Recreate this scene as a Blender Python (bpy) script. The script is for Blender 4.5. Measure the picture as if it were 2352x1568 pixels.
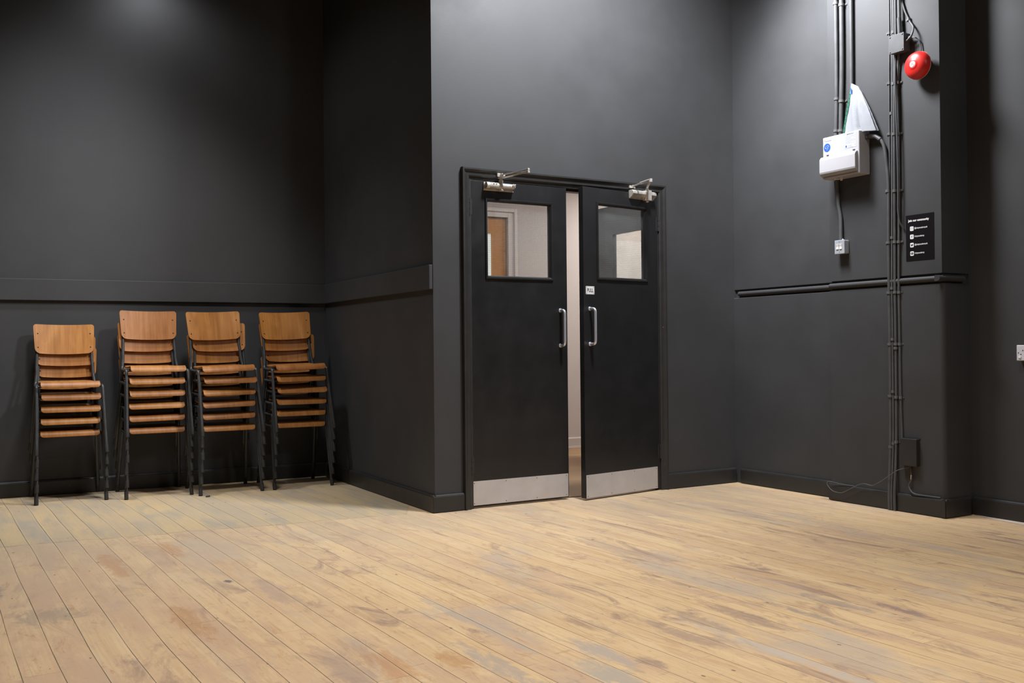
import bpy, bmesh, math, random
from mathutils import Vector, Matrix
random.seed(7)
for o in list(bpy.data.objects): bpy.data.objects.remove(o, do_unlink=True)
C = bpy.context.scene.collection
sc = bpy.context.scene
PI = math.pi

# ------------------------------------------------------------------ camera
cam_d = bpy.data.cameras.new('camera'); cam = bpy.data.objects.new('camera', cam_d); C.objects.link(cam)
cam_d.sensor_width = 36; cam_d.lens = 2247.0 * 36 / 2352; cam_d.clip_end = 60
R_ = Vector((0.8746, -0.4847, -0.0095)); F_ = Vector((0.4848, 0.8746, 0.0062))
R_.normalize(); F_ = (F_ - R_ * F_.dot(R_)).normalized(); U_ = R_.cross(F_)
m = Matrix.Identity(4)
for i in range(3):
    m[i][0] = R_[i]; m[i][1] = U_[i]; m[i][2] = -F_[i]
m[2][3] = 1.0
cam.matrix_world = m
sc.camera = cam
# ------------------------------------------------------------------ world, exposure, lamps
w = bpy.data.worlds.new('world'); sc.world = w; w.use_nodes = True
w.node_tree.nodes['Background'].inputs[0].default_value = (.55, .6, .7, 1)
w.node_tree.nodes['Background'].inputs[1].default_value = .02
sc.view_settings.view_transform = 'Standard'; sc.view_settings.look = 'None'
sc.view_settings.exposure = 0.0; sc.view_settings.gamma = 1; sc.view_settings.use_curve_mapping = False

def spot(name, loc, power, cone=125, size=.09, col=(1, .95, .9), blend=1.0, aim=None):
    l = bpy.data.lights.new(name, 'SPOT'); l.energy = power; l.spot_size = math.radians(cone); l.spot_blend = blend
    l.shadow_soft_size = size; l.color = col
    o = bpy.data.objects.new(name, l); C.objects.link(o); o.location = loc
    if aim: o.rotation_euler = (Vector(aim) - Vector(loc)).to_track_quat('-Z', 'Y').to_euler()
    return o
def area(name, loc, power, sx, sy, col=(1, .95, .9), aim=None):
    l = bpy.data.lights.new(name, 'AREA'); l.energy = power; l.shape = 'RECTANGLE'; l.size = sx; l.size_y = sy; l.color = col
    o = bpy.data.objects.new(name, l); C.objects.link(o); o.location = loc
    if aim: o.rotation_euler = (Vector(aim) - Vector(loc)).to_track_quat('-Z', 'Y').to_euler()
    return o
COOL = (.93, .96, 1.0)
spot('ceiling_lamp_alcove', (.52, 6.50, 4.2), 290, 98, .18, COOL)
spot('ceiling_lamp_alcove_edge', (1.13, 7.24, 3.85), 26, 155, .08, COOL)
spot('ceiling_lamp_stacks', (1.25, 5.1, 4.25), 310, 58, .25, (1, .97, .94), aim=(.85, 7.4, .75))
spot('wall_washer_door', (3.35, 4.15, 4.15), 740, 118, .2, COOL, aim=(3.35, 5.44, 2.6))
spot('wall_washer_pier', (3.95, 4.52, 3.80), 620, 90, .26, COOL, aim=(4.85, 4.42, 2.9))
WARM = (1, .965, .93)
for i_, (x_, y_, p_) in enumerate([(1.5, 3.5, 235), (3.4, 2.9, 240), (.2, 3.6, 130), (1.2, 1.6, 260), (3.3, .6, 210), (-1.0, 2.2, 120), (-.8, -.6, 130)]):
    spot('ceiling_lamp_hall', (x_, y_, 4.3), p_, 84, .2, WARM)
spot('fill_light_front', (3.4, -1.2, 4.2), 150, 95, .2, WARM, aim=(4.6, 3.4, 1.2))  # added fill light for the pier's return face and the near wall
area('corridor_lamp', (4.0, 6.9, 2.72), 23, 1.6, .9, (1, .95, .92))
area('brick_fill_light', (5.9, 7.2, 2.6), 40, .6, 1.2, (1, .97, .88))  # added area light to brighten the brick wall

# ------------------------------------------------------------------ wall frames
X0, Y1, Y2, X1 = 2.4682, 7.5057, 5.4368, 4.9131
AC, AD, AR = -.03023, .01927, -.03033
DP, YPF, YPN, X1N = .0827, 4.5242, 3.711, 5.1271
def DW(u, n, z): return Vector((X0 + u * math.cos(AD) + n * math.sin(AD), Y2 + u * math.sin(AD) - n * math.cos(AD), z))
def CW(u, n, z): return Vector((X0 - u * math.cos(AC) + n * math.sin(AC), Y1 - u * math.sin(AC) - n * math.cos(AC), z))
def SW(s, n, z): return Vector((X0 - n, Y1 - s, z))                 # side wall of the alcove, s towards the camera
CX, CY = X1, Y2 + math.tan(AD) * (X1 - X0)
def RW(s, n, z): return Vector((X1 - math.sin(AR) * s - math.cos(AR) * n, Y2 - math.cos(AR) * s + math.sin(AR) * n, z))
def PW(s, n, z): return RW(s, n + DP, z)                            # face of the pier
def ID(x, y, z): return Vector((x, y, z))
S_PF = (Y2 - YPF) / math.cos(AR); S_PN = (Y2 - YPN) / math.cos(AR)
H_CEIL = 4.5

# ------------------------------------------------------------------ node helpers
def mat(name):
    m = bpy.data.materials.new(name); m.use_nodes = True
    nt = m.node_tree; b = nt.nodes['Principled BSDF']
    return m, nt, b
def nn(nt, t, **k):
    n = nt.nodes.new(t)
    for a, v in k.items():
        if a.startswith('i_'):
            key = a[2:]
            n.inputs[int(key) if key.isdigit() else key].default_value = v
        else: setattr(n, a, v)
    return n
def simple(name, col, rough=.5, metal=0, spec=.5, var=.0, vscale=6, bump=0, bscale=300, coat=0, wear=None):
    m, nt, b = mat(name); L = nt.links
    b.inputs['Base Color'].default_value = (*col, 1); b.inputs['Roughness'].default_value = rough
    b.inputs['Metallic'].default_value = metal; b.inputs['Specular IOR Level'].default_value = spec
    b.inputs['Coat Weight'].default_value = coat
    tc = nn(nt, 'ShaderNodeTexCoord')
    if var:
        n = nn(nt, 'ShaderNodeTexNoise', i_Scale=vscale, i_Detail=5.0, i_Roughness=.6); L.new(tc.outputs['Object'], n.inputs['Vector'])
        r = nn(nt, 'ShaderNodeMapRange', i_1=.3, i_2=.7, i_3=1 - var, i_4=1 + var); L.new(n.outputs['Fac'], r.inputs[0])
        mx = nn(nt, 'ShaderNodeVectorMath', operation='SCALE'); mx.inputs[0].default_value = col
        L.new(r.outputs[0], mx.inputs['Scale']); L.new(mx.outputs[0], b.inputs['Base Color'])
        if wear:
            n2 = nn(nt, 'ShaderNodeTexNoise', i_Scale=wear[1], i_Detail=6.0, i_Roughness=.7); L.new(tc.outputs['Object'], n2.inputs['Vector'])
            r2 = nn(nt, 'ShaderNodeMapRange', i_1=wear[2], i_2=wear[2] + .03, i_3=0., i_4=1.); L.new(n2.outputs['Fac'], r2.inputs[0])
            mm = nn(nt, 'ShaderNodeMix', data_type='RGBA'); L.new(r2.outputs[0], mm.inputs[0]); L.new(mx.outputs[0], mm.inputs[6])
            mm.inputs[7].default_value = (*wear[0], 1); L.new(mm.outputs[2], b.inputs['Base Color'])
        r3 = nn(nt, 'ShaderNodeMapRange', i_1=.3, i_2=.7, i_3=max(0, rough - .06), i_4=min(1, rough + .06)); L.new(n.outputs['Fac'], r3.inputs[0]); L.new(r3.outputs[0], b.inputs['Roughness'])
    if bump:
        n = nn(nt, 'ShaderNodeTexNoise', i_Scale=bscale, i_Detail=2.0); L.new(tc.outputs['Object'], n.inputs['Vector'])
        bp = nn(nt, 'ShaderNodeBump', i_Strength=bump, i_Distance=.002); L.new(n.outputs['Fac'], bp.inputs['Height']); L.new(bp.outputs[0], b.inputs['Normal'])
    return m

M = {}
M['wall'] = simple('black_wall_paint', (.046, .046, .0485), .62, spec=.35, var=.07, vscale=3, bump=.10, bscale=220)
M['trimblack'] = simple('black_trim_paint', (.027, .026, .026), .42, spec=.45, var=.1, vscale=9, bump=.15, bscale=90, wear=((.22, .19, .16), 21, .705))
M['door'] = simple('black_door_gloss', (.013, .013, .014), .36, spec=.5, var=.12, vscale=5, bump=.12, bscale=60, wear=((.10, .10, .10), 38, .775))
M['dooredge'] = simple('door_edge_paint', (.018, .018, .017), .45, var=.2, vscale=20, wear=((.12, .12, .11), 26, .70))
M['ceil'] = simple('dark_ceiling', (.05, .05, .052), .8)
M['kick'] = simple('satin_kick_plate', (.56, .53, .525), .5, metal=.25, var=.07, vscale=7, wear=((.75, .73, .7), 30, .72))
M['chrome'] = simple('polished_handle', (.78, .80, .90), .24, metal=.72)
M['closer'] = simple('worn_silver_closer', (.62, .58, .53), .38, metal=.55, var=.18, vscale=40, wear=((.80, .76, .7), 60, .66))
M['steel'] = simple('dull_steel', (.35, .35, .34), .4, metal=.8)
M['screw'] = simple('dark_screw', (.05, .045, .04), .5, metal=.6)
M['tube'] = simple('black_tube', (.045, .047, .049), .38, spec=.5, var=.15, vscale=30, wear=((.16, .16, .16), 60, .74))
M['rubber'] = simple('black_rubber', (.035, .033, .032), .6, spec=.35, var=.15, vscale=40)
M['conduit'] = simple('painted_conduit', (.075, .075, .078), .5, spec=.4, var=.12, vscale=14)
M['clip'] = simple('painted_clip', (.115, .113, .11), .45, var=.1, vscale=60)
M['whiteplastic'] = simple('white_plastic', (.40, .388, .405), .42, var=.02, vscale=8)
M['offwhite'] = simple('offwhite_plastic', (.62, .62, .66), .45)
M['greyswitch'] = simple('grey_metalclad', (.42, .44, .48), .4, metal=.2, var=.05)
M['rocker'] = simple('ivory_rocker', (.75, .71, .67), .4)
M['blue'] = simple('blue_sticker', (.02, .09, .62), .4)
M['ink'] = simple('dark_ink', (.03, .03, .045), .6)
M['inkgrey'] = simple('grey_ink', (.25, .26, .3), .6)
M['red'] = simple('red_enamel', (.60, .02, .016), .38, coat=.0, spec=.4)
M['bellrim'] = simple('bell_rim', (.62, .5, .38), .4, metal=.3, var=.2, vscale=60)
M['posterblack'] = simple('poster_black', (.004, .003, .004), .8, spec=.12)
M['white'] = simple('white_print', (.85, .85, .85), .5)
M['signwhite'] = simple('sign_white', (.72, .72, .72), .4)
M['pinkwall'] = simple('corridor_wall', (.49, .44, .44), .7, var=.03, vscale=3, bump=.1)
M['architrave'] = simple('corridor_gloss', (.62, .56, .55), .4)
M['brownfloor'] = simple('corridor_floor', (.33, .2, .105), .5, var=.2, vscale=4)
M['darkdoor'] = simple('dark_grey_door', (.07, .075, .08), .5)
M['palestrip'] = simple('pale_strip', (.62, .50, .42), .6, var=.06, vscale=9)
M['green'] = simple('green_strip', (.05, .22, .14), .4)
M['darkhole'] = simple('dark_hole', (.01, .01, .01), .8)

# ply wood
def ply():
    m, nt, b = mat('beech_plywood'); L = nt.links
    tc = nn(nt, 'ShaderNodeTexCoord'); oi = nn(nt, 'ShaderNodeObjectInfo')
    mp = nn(nt, 'ShaderNodeVectorMath', operation='MULTIPLY'); mp.inputs[1].default_value = (70, 3, 3)
    ad = nn(nt, 'ShaderNodeVectorMath', operation='ADD')
    sc_ = nn(nt, 'ShaderNodeVectorMath', operation='SCALE'); sc_.inputs[0].default_value = (30, 17, 23); L.new(oi.outputs['Random'], sc_.inputs['Scale'])
    L.new(tc.outputs['Object'], mp.inputs[0]); L.new(mp.outputs[0], ad.inputs[0]); L.new(sc_.outputs[0], ad.inputs[1])
    n = nn(nt, 'ShaderNodeTexNoise', i_Scale=1.0, i_Detail=5.0, i_Roughness=.65, i_Distortion=.4); L.new(ad.outputs[0], n.inputs['Vector'])
    mp2 = nn(nt, 'ShaderNodeVectorMath', operation='MULTIPLY'); mp2.inputs[1].default_value = (11, 1.6, 3.4)
    ad2 = nn(nt, 'ShaderNodeVectorMath', operation='ADD'); L.new(tc.outputs['Object'], mp2.inputs[0]); L.new(mp2.outputs[0], ad2.inputs[0]); L.new(sc_.outputs[0], ad2.inputs[1])
    n2 = nn(nt, 'ShaderNodeTexNoise', i_Scale=1.0, i_Detail=3.0, i_Distortion=.8); L.new(ad2.outputs[0], n2.inputs['Vector'])
    mix = nn(nt, 'ShaderNodeMix', data_type='FLOAT', i_0=.55); L.new(n.outputs['Fac'], mix.inputs[2]); L.new(n2.outputs['Fac'], mix.inputs[3])
    cr = nn(nt, 'ShaderNodeValToRGB'); e = cr.color_ramp.elements
    e[0].position = .33; e[0].color = (.27, .100, .017, 1); e[1].position = .68; e[1].color = (.50, .225, .066, 1)
    e.new(.5).color = (.39, .155, .034, 1)
    L.new(mix.outputs[0], cr.inputs[0])
    hs = nn(nt, 'ShaderNodeHueSaturation'); L.new(cr.outputs[0], hs.inputs['Color'])
    r = nn(nt, 'ShaderNodeMapRange', i_3=.80, i_4=1.02); L.new(oi.outputs['Random'], r.inputs[0]); L.new(r.outputs[0], hs.inputs['Value'])
    r2 = nn(nt, 'ShaderNodeMapRange', i_3=.495, i_4=.503); L.new(oi.outputs['Random'], r2.inputs[0]); L.new(r2.outputs[0], hs.inputs['Hue'])
    L.new(hs.outputs[0], b.inputs['Base Color']); b.inputs['Roughness'].default_value = .42; b.inputs['Specular IOR Level'].default_value = .4
    return m
M['ply'] = ply()

def glass_wired():
    m, nt, b = mat('wired_glass'); L = nt.links
    nt.nodes.remove(b); out = nt.nodes['Material Output']
    tc = nn(nt, 'ShaderNodeTexCoord'); sp = nn(nt, 'ShaderNodeSeparateXYZ'); L.new(tc.outputs['Object'], sp.inputs[0])
    def line(sock):
        d = nn(nt, 'ShaderNodeMath', operation='DIVIDE'); d.inputs[1].default_value = .0128; L.new(sock, d.inputs[0])
        f = nn(nt, 'ShaderNodeMath', operation='FRACT'); L.new(d.outputs[0], f.inputs[0])
        l = nn(nt, 'ShaderNodeMath', operation='LESS_THAN'); l.inputs[1].default_value = .055; L.new(f.outputs[0], l.inputs[0]); return l
    a, c = line(sp.outputs[0]), line(sp.outputs[2])
    mx = nn(nt, 'ShaderNodeMath', operation='MAXIMUM'); L.new(a.outputs[0], mx.inputs[0]); L.new(c.outputs[0], mx.inputs[1])
    sc2 = nn(nt, 'ShaderNodeMath', operation='MULTIPLY'); sc2.inputs[1].default_value = .3; L.new(mx.outputs[0], sc2.inputs[0])
    tr = nn(nt, 'ShaderNodeBsdfTransparent'); tr.inputs[0].default_value = (.98, .99, .985, 1)
    gl = nn(nt, 'ShaderNodeBsdfGlossy'); gl.inputs['Roughness'].default_value = .04
    df = nn(nt, 'ShaderNodeBsdfDiffuse'); df.inputs[0].default_value = (.3, .32, .32, 1)
    n = nn(nt, 'ShaderNodeTexNoise', i_Scale=5.0, i_Detail=4.0); L.new(tc.outputs['Object'], n.inputs['Vector'])
    dr = nn(nt, 'ShaderNodeMapRange', i_1=.35, i_2=.7, i_3=.01, i_4=.10); L.new(n.outputs['Fac'], dr.inputs[0])
    m0 = nn(nt, 'ShaderNodeMixShader'); L.new(dr.outputs[0], m0.inputs[0]); L.new(tr.outputs[0], m0.inputs[1]); L.new(df.outputs[0], m0.inputs[2])
    m1 = nn(nt, 'ShaderNodeMixShader', i_0=.09); L.new(m0.outputs[0], m1.inputs[1]); L.new(gl.outputs[0], m1.inputs[2])
    wd = nn(nt, 'ShaderNodeBsdfDiffuse'); wd.inputs[0].default_value = (.2, .2, .2, 1)
    m2 = nn(nt, 'ShaderNodeMixShader'); L.new(sc2.outputs[0], m2.inputs[0]); L.new(m1.outputs[0], m2.inputs[1]); L.new(wd.outputs[0], m2.inputs[2])
    L.new(m2.outputs[0], out.inputs[0]); return m
M['wired'] = glass_wired()
def wallet():
    m, nt, b = mat('clear_wallet'); L = nt.links; out = nt.nodes['Material Output']
    b.inputs['Base Color'].default_value = (.50, .51, .55, 1); b.inputs['Roughness'].default_value = .22
    b.inputs['Coat Weight'].default_value = .5
    tr = nn(nt, 'ShaderNodeBsdfTransparent'); mx = nn(nt, 'ShaderNodeMixShader', i_0=.82); L.new(tr.outputs[0], mx.inputs[1]); L.new(b.outputs[0], mx.inputs[2]); L.new(mx.outputs[0], out.inputs[0])
    return m
M['wallet'] = wallet()
M['paper'] = simple('printed_paper', (.46, .47, .51), .6)
def glowpane():
    m, nt, b = mat('lit_frosted_pane'); b.inputs['Base Color'].default_value = (.8, .84, .83, 1)
    b.inputs['Emission Color'].default_value = (.86, .95, .92, 1); b.inputs['Emission Strength'].default_value = .55; return m
M['glow'] = glowpane()
def orange():
    m, nt, b = mat('orange_varnished_door'); L = nt.links; tc = nn(nt, 'ShaderNodeTexCoord')
    mp = nn(nt, 'ShaderNodeVectorMath', operation='MULTIPLY'); mp.inputs[1].default_value = (30, 30, 2); L.new(tc.outputs['Object'], mp.inputs[0])
    n = nn(nt, 'ShaderNodeTexNoise', i_Scale=1., i_Detail=4.); L.new(mp.outputs[0], n.inputs['Vector'])
    cr = nn(nt, 'ShaderNodeValToRGB'); cr.color_ramp.elements[0].color = (.42, .16, .03, 1); cr.color_ramp.elements[1].color = (.60, .27, .07, 1)
    L.new(n.outputs['Fac'], cr.inputs[0]); L.new(cr.outputs[0], b.inputs['Base Color']); b.inputs['Roughness'].default_value = .35; return m
M['orange'] = orange()
def brick():
    m, nt, b = mat('cream_painted_brick'); L = nt.links; tc = nn(nt, 'ShaderNodeTexCoord')
    sp = nn(nt, 'ShaderNodeSeparateXYZ'); cb = nn(nt, 'ShaderNodeCombineXYZ'); L.new(tc.outputs['Object'], sp.inputs[0]); L.new(sp.outputs[1], cb.inputs[0]); L.new(sp.outputs[2], cb.inputs[1])
    br = nn(nt, 'ShaderNodeTexBrick'); L.new(cb.outputs[0], br.inputs['Vector']); br.inputs['Scale'].default_value = 1.0
    br.inputs['Brick Width'].default_value = .225; br.inputs['Row Height'].default_value = .075; br.inputs['Mortar Size'].default_value = .006
    br.inputs['Color1'].default_value = (.62, .52, .38, 1); br.inputs['Color2'].default_value = (.68, .57, .43, 1); br.inputs['Mortar'].default_value = (.42, .35, .25, 1)
    L.new(br.outputs['Color'], b.inputs['Base Color']); b.inputs['Roughness'].default_value = .8; return m
M['brick'] = brick()

# floor boards
def floor_mat():
    m, nt, b = mat('worn_pine_boards'); L = nt.links
    def math_(op, a=None, c=None, **k):
        n = nn(nt, 'ShaderNodeMath', operation=op)
        for i, v in enumerate((a, c)):
            if v is None: continue
            if isinstance(v, (int, float)): n.inputs[i].default_value = v
            else: L.new(v, n.inputs[i])
        return n.outputs[0]
    def rng(v, a, c, d, e, smooth=False):
        n = nn(nt, 'ShaderNodeMapRange', i_1=a, i_2=c, i_3=d, i_4=e)
        if smooth: n.interpolation_type = 'SMOOTHSTEP'
        L.new(v, n.inputs[0]); return n.outputs[0]
    def vec(x, y, z=0.0):
        n = nn(nt, 'ShaderNodeCombineXYZ')
        for i, v in enumerate((x, y, z)):
            if isinstance(v, (int, float)): n.inputs[i].default_value = v
            else: L.new(v, n.inputs[i])
        return n.outputs[0]
    def noise(v, s=1., d=4., r=.6, dist=0.):
        n = nn(nt, 'ShaderNodeTexNoise', i_Scale=s, i_Detail=d, i_Roughness=r, i_Distortion=dist); L.new(v, n.inputs['Vector']); return n.outputs['Fac']
    def mixc(f, a, c):
        n = nn(nt, 'ShaderNodeMix', data_type='RGBA')
        if isinstance(f, (int, float)): n.inputs[0].default_value = f
        else: L.new(f, n.inputs[0])
        for i, v in ((6, a), (7, c)):
            if isinstance(v, tuple): n.inputs[i].default_value = (*v, 1)
            else: L.new(v, n.inputs[i])
        return n.outputs[2]
    tc = nn(nt, 'ShaderNodeTexCoord'); sp = nn(nt, 'ShaderNodeSeparateXYZ'); L.new(tc.outputs['Object'], sp.inputs[0])
    x, y = sp.outputs[0], sp.outputs[1]
    B = -.0428; cb, sb = math.cos(B), math.sin(B)
    u = math_('SUBTRACT', math_('MULTIPLY', x, cb), math_('MULTIPLY', y, sb))
    v = math_('ADD', math_('MULTIPLY', x, sb), math_('MULTIPLY', y, cb))
    wav = noise(vec(math_('MULTIPLY', u, .6), math_('MULTIPLY', v, .8)), 1, 1)
    u = math_('ADD', u, math_('MULTIPLY', math_('SUBTRACT', wav, .5), .034))
    ub = math_('DIVIDE', math_('SUBTRACT', u, .2795), .1127)
    idx = math_('FLOOR', ub); fr = math_('FRACT', ub)
    wn = nn(nt, 'ShaderNodeTexWhiteNoise', noise_dimensions='1D'); L.new(idx, wn.inputs['W']); r1 = wn.outputs['Value']
    seg = math_('FLOOR', math_('DIVIDE', math_('ADD', v, math_('MULTIPLY', r1, 9.)), 4.3))
    segf = math_('FRACT', math_('DIVIDE', math_('ADD', v, math_('MULTIPLY', r1, 9.)), 4.3))
    wn2 = nn(nt, 'ShaderNodeTexWhiteNoise', noise_dimensions='2D'); L.new(vec(idx, seg), wn2.inputs['Vector']); r2 = wn2.outputs['Value']; r3 = wn2.outputs['Color']
    off = math_('MULTIPLY', r2, 37.)
    # grain
    g = noise(vec(math_('MULTIPLY', u, 95.), math_('MULTIPLY', v, 2.6), off), 1, 5, .65, .3)
    gb = noise(vec(math_('MULTIPLY', u, 16.), math_('MULTIPLY', v, .8), off), 1, 3, .6, .6)
    rings = math_('SINE', math_('MULTIPLY', math_('ADD', noise(vec(math_('MULTIPLY', u, 7.), math_('MULTIPLY', v, .55), off), 1, 2, .5, .2), math_('MULTIPLY', g, .02)), 95.))
    col = mixc(rng(r2, 0, 1, 0, 1), (.72, .515, .29), (.64, .44, .25))
    col = mixc(rng(gb, .35, .68, 0, .7), col, (.76, .575, .34))
    col = mixc(rng(g, .45, .75, 0, .45), col, (.50, .29, .13))
    ringm = math_('MULTIPLY', rng(rings, .3, 1, 0, .28), rng(noise(vec(math_('MULTIPLY', u, 3.), math_('MULTIPLY', v, .7), off), 1, 2), .5, .6, 0, 1))
    col = mixc(ringm, col, (.42, .23, .10))
    # old stain left in patches, running with the boards
    so = math_('MULTIPLY', r2, 3.)
    st = noise(vec(math_('MULTIPLY', u, 3.4), math_('MULTIPLY', v, 1.0), so), 1, 6, .68, .5)
    col = mixc(rng(st, .49, .63, 0, .75), col, (.55, .37, .245))
    st2 = noise(vec(math_('ADD', math_('MULTIPLY', u, 5.), 9.), math_('MULTIPLY', v, 1.5), so), 1, 6, .7, .8)
    col = mixc(rng(st2, .56, .66, 0, .85), col, (.33, .22, .17))
    st3 = noise(vec(math_('ADD', math_('MULTIPLY', u, 2.2), 31.), math_('MULTIPLY', v, .9), 4.), 1, 5, .65, .4)
    col = mixc(rng(st3, .545, .65, 0, .7), col, (.49, .40, .32))
    fs = noise(vec(math_('MULTIPLY', u, 22.), math_('MULTIPLY', v, 6.), off), 1, 6, .75, 1.2)
    col = mixc(rng(fs, .54, .68, 0, .6), col, (.38, .25, .155))
    xs_ = noise(vec(math_('MULTIPLY', u, 7.), math_('MULTIPLY', v, 42.), off), 1, 4, .7, .6)
    col = mixc(math_('MULTIPLY', rng(xs_, .60, .70, 0, .45), rng(st, .42, .55, 0, 1)), col, (.30, .19, .11))
    ost = noise(vec(math_('ADD', math_('MULTIPLY', u, 14.), 3.), math_('MULTIPLY', v, 4.), so), 1, 5, .7, 1.)
    # left foreground is browner
    lf = math_('MULTIPLY', rng(x, .1, 1.7, 1, 0, True), rng(y, 5.7, 5.2, 0, 1, True))
    col = mixc(math_('MULTIPLY', lf, rng(st, .40, .60, .1, .75)), col, (.56, .37, .235))
    col = mixc(math_('MULTIPLY', rng(ost, .60, .68, 0, .6), rng(lf, 0, 1, .35, 1)), col, (.45, .21, .08))
    # towards the door wall: lilac-grey scrubbed look, also painted darker against the lamp light
    dr = math_('MULTIPLY', rng(y, 3.6, 5.2, 0, 1, True), rng(noise(vec(math_('MULTIPLY', u, 2.5), math_('MULTIPLY', v, .8), so), 1, 5, .65), .36, .62, .1, .8))
    col = mixc(dr, col, (.48, .365, .255))
    # alcove floor: greyer old finish, ends at a ragged line across the boards
    ln = noise(vec(math_('MULTIPLY', x, 6.), math_('MULTIPLY', y, 1.)), 1, 5, .7)
    line = math_('SUBTRACT', math_('ADD', y, math_('MULTIPLY', math_('SUBTRACT', ln, .5), .14)), math_('ADD', 5.70, math_('MULTIPLY', x, -.09)))
    line = math_('ADD', line, math_('MULTIPLY', rng(x, 2.3, 3.2, 0, 1), -2.))
    alc = rng(line, -.01, .02, 0, 1)
    ga = noise(vec(math_('MULTIPLY', u, 4.), math_('MULTIPLY', v, .9), so), 1, 4, .6)
    acol = mixc(rng(ga, .38, .62, 0, 1), (.46, .37, .26), (.58, .43, .24))
    acol = mixc(rng(noise(vec(math_('MULTIPLY', u, 6.), math_('MULTIPLY', v, 1.3), math_('MULTIPLY', r2, 11.)), 1, 3), .5, .64, 0, .8), acol, (.36, .325, .265))
    acol = mixc(rng(g, .45, .75, 0, .3), acol, (.36, .27, .16))
    col = mixc(math_('MULTIPLY', alc, .85), col, acol)
    edge = math_('MULTIPLY', rng(math_('ABSOLUTE', line), .0, .02, .55, 0), rng(noise(vec(math_('MULTIPLY', x, 9.), 0.), 1, 3), .38, .55, 0, 1))
    col = mixc(edge, col, (.27, .19, .13))
    # single stains (x, y, half length along board, half width, colour, strength)
    stains = [(1.80, 2.66, .17, .05, (.44, .37, .31), .85), (1.70, 2.50, .16, .06, (.44, .38, .31), .9), (1.88, 2.50, .07, .03, (.30, .21, .17), .7),
              (1.45, 2.70, .30, .045, (.40, .33, .28), .75), (1.36, 2.85, .12, .05, (.44, .22, .09), .6), (1.60, 3.20, .4, .03, (.43, .38, .33), .6),
              (2.50, 2.75, .22, .045, (.36, .25, .19), .75), (2.72, 2.60, .25, .03, (.34, .27, .22), .75), (3.06, 2.49, .13, .03, (.30, .21, .18), .85),
              (2.93, 2.72, .16, .035, (.36, .29, .24), .7), (2.60, 2.38, .2, .04, (.50, .42, .34), .6), (2.32, 2.82, .18, .04, (.36, .26, .2), .65),
              (2.16, 2.70, .22, .04, (.34, .24, .19), .65), (1.95, 2.95, .16, .04, (.30, .2, .16), .5), (2.3, 2.2, .5, .03, (.52, .46, .40), .7),
              (1.16, 2.90, .2, .06, (.48, .23, .10), .55), (1.02, 2.95, .2, .06, (.38, .27, .21), .55), (.97, 4.31, .03, .02, (.10, .10, .13), .8),
              (.71, 3.72, .25, .05, (.44, .22, .09), .5), (.06, 4.70, .28, .055, (.24, .22, .19), .8), (.26, 4.10, .14, .12, (.33, .25, .19), .6),
              (.58, 4.90, .3, .05, (.46, .24, .13), .55), (.88, 5.15, .2, .05, (.44, .23, .12), .5), (1.1, 4.0, .3, .05, (.40, .29, .23), .5),
              (2.8, 4.0, .35, .06, (.40, .31, .24), .5), (3.6, 4.7, .5, .05, (.46, .35, .25), .5), (2.05, 3.6, .3, .04, (.40, .30, .22), .45)]
    sn = noise(vec(math_('MULTIPLY', u, 17.), math_('MULTIPLY', v, 7.), off), 1, 6, .75, .8)
    for (sx, sy, a, w_, cc, k) in stains:
        su, sv = sx * cb - sy * sb, sx * sb + sy * cb
        du = math_('DIVIDE', math_('SUBTRACT', u, su), w_); dv = math_('DIVIDE', math_('SUBTRACT', v, sv), a)
        d = math_('ADD', math_('MULTIPLY', du, du), math_('MULTIPLY', dv, dv))
        d = math_('ADD', d, math_('MULTIPLY', math_('SUBTRACT', sn, .5), 6.0))
        col = mixc(rng(d, .1, 1.5, k, 0, True), col, cc)
    # nail holes and knots
    vo = nn(nt, 'ShaderNodeTexVoronoi', i_Scale=1.0); L.new(vec(math_('MULTIPLY', u, 15.), math_('MULTIPLY', v, 8.)), vo.inputs['Vector'])
    wnd = nn(nt, 'ShaderNodeSeparateColor'); L.new(vo.outputs['Color'], wnd.inputs[0])
    dot = math_('MULTIPLY', math_('LESS_THAN', vo.outputs['Distance'], rng(wnd.outputs[1], 0, 1, .02, .085)), math_('LESS_THAN', wnd.outputs[0], .5))
    col = mixc(math_('MULTIPLY', dot, .75), col, (.14, .10, .07))
    # gaps
    ed = math_('MULTIPLY', math_('MINIMUM', fr, math_('SUBTRACT', 1., fr)), .1127)
    gw = math_('ADD', .0002, math_('MULTIPLY', math_('MULTIPLY', rng(noise(vec(math_('MULTIPLY', idx, 3.7), math_('MULTIPLY', v, 1.1)), 1, 4, .7), .35, .65, .15, 1), rng(x, .2, 3.0, 1, .5)), .0015))
    gap = rng(math_('SUBTRACT', ed, gw), 0, .0006, 1, 0)
    gap = math_('MULTIPLY', gap, rng(noise(vec(math_('MULTIPLY', idx, 5.1), math_('MULTIPLY', v, .7), 3.), 1, 3), .3, .55, .45, 1))
    ed2 = math_('MULTIPLY', math_('MINIMUM', segf, math_('SUBTRACT', 1., segf)), 4.3)
    gap2 = rng(ed2, .0006, .0013, .5, 0)
    gp = math_('MAXIMUM', gap, gap2)
    lite = math_('MULTIPLY', rng(math_('SUBTRACT', ed, gw), .001, .012, .22, 0), rng(r1, .5, .7, 0, 1))
    col = mixc(lite, col, (.74, .56, .36))
    col = mixc(math_('MULTIPLY', gp, .85), col, (.045, .03, .018))
    L.new(col, b.inputs['Base Color'])
    L.new(rng(g, .3, .7, .5, .66), b.inputs['Roughness']); b.inputs['Specular IOR Level'].default_value = .3
    bp = nn(nt, 'ShaderNodeBump', i_Strength=.35, i_Distance=.002)
    hh = math_('SUBTRACT', math_('MULTIPLY', g, .12), gp); L.new(hh, bp.inputs['Height']); L.new(bp.outputs[0], b.inputs['Normal'])
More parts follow.
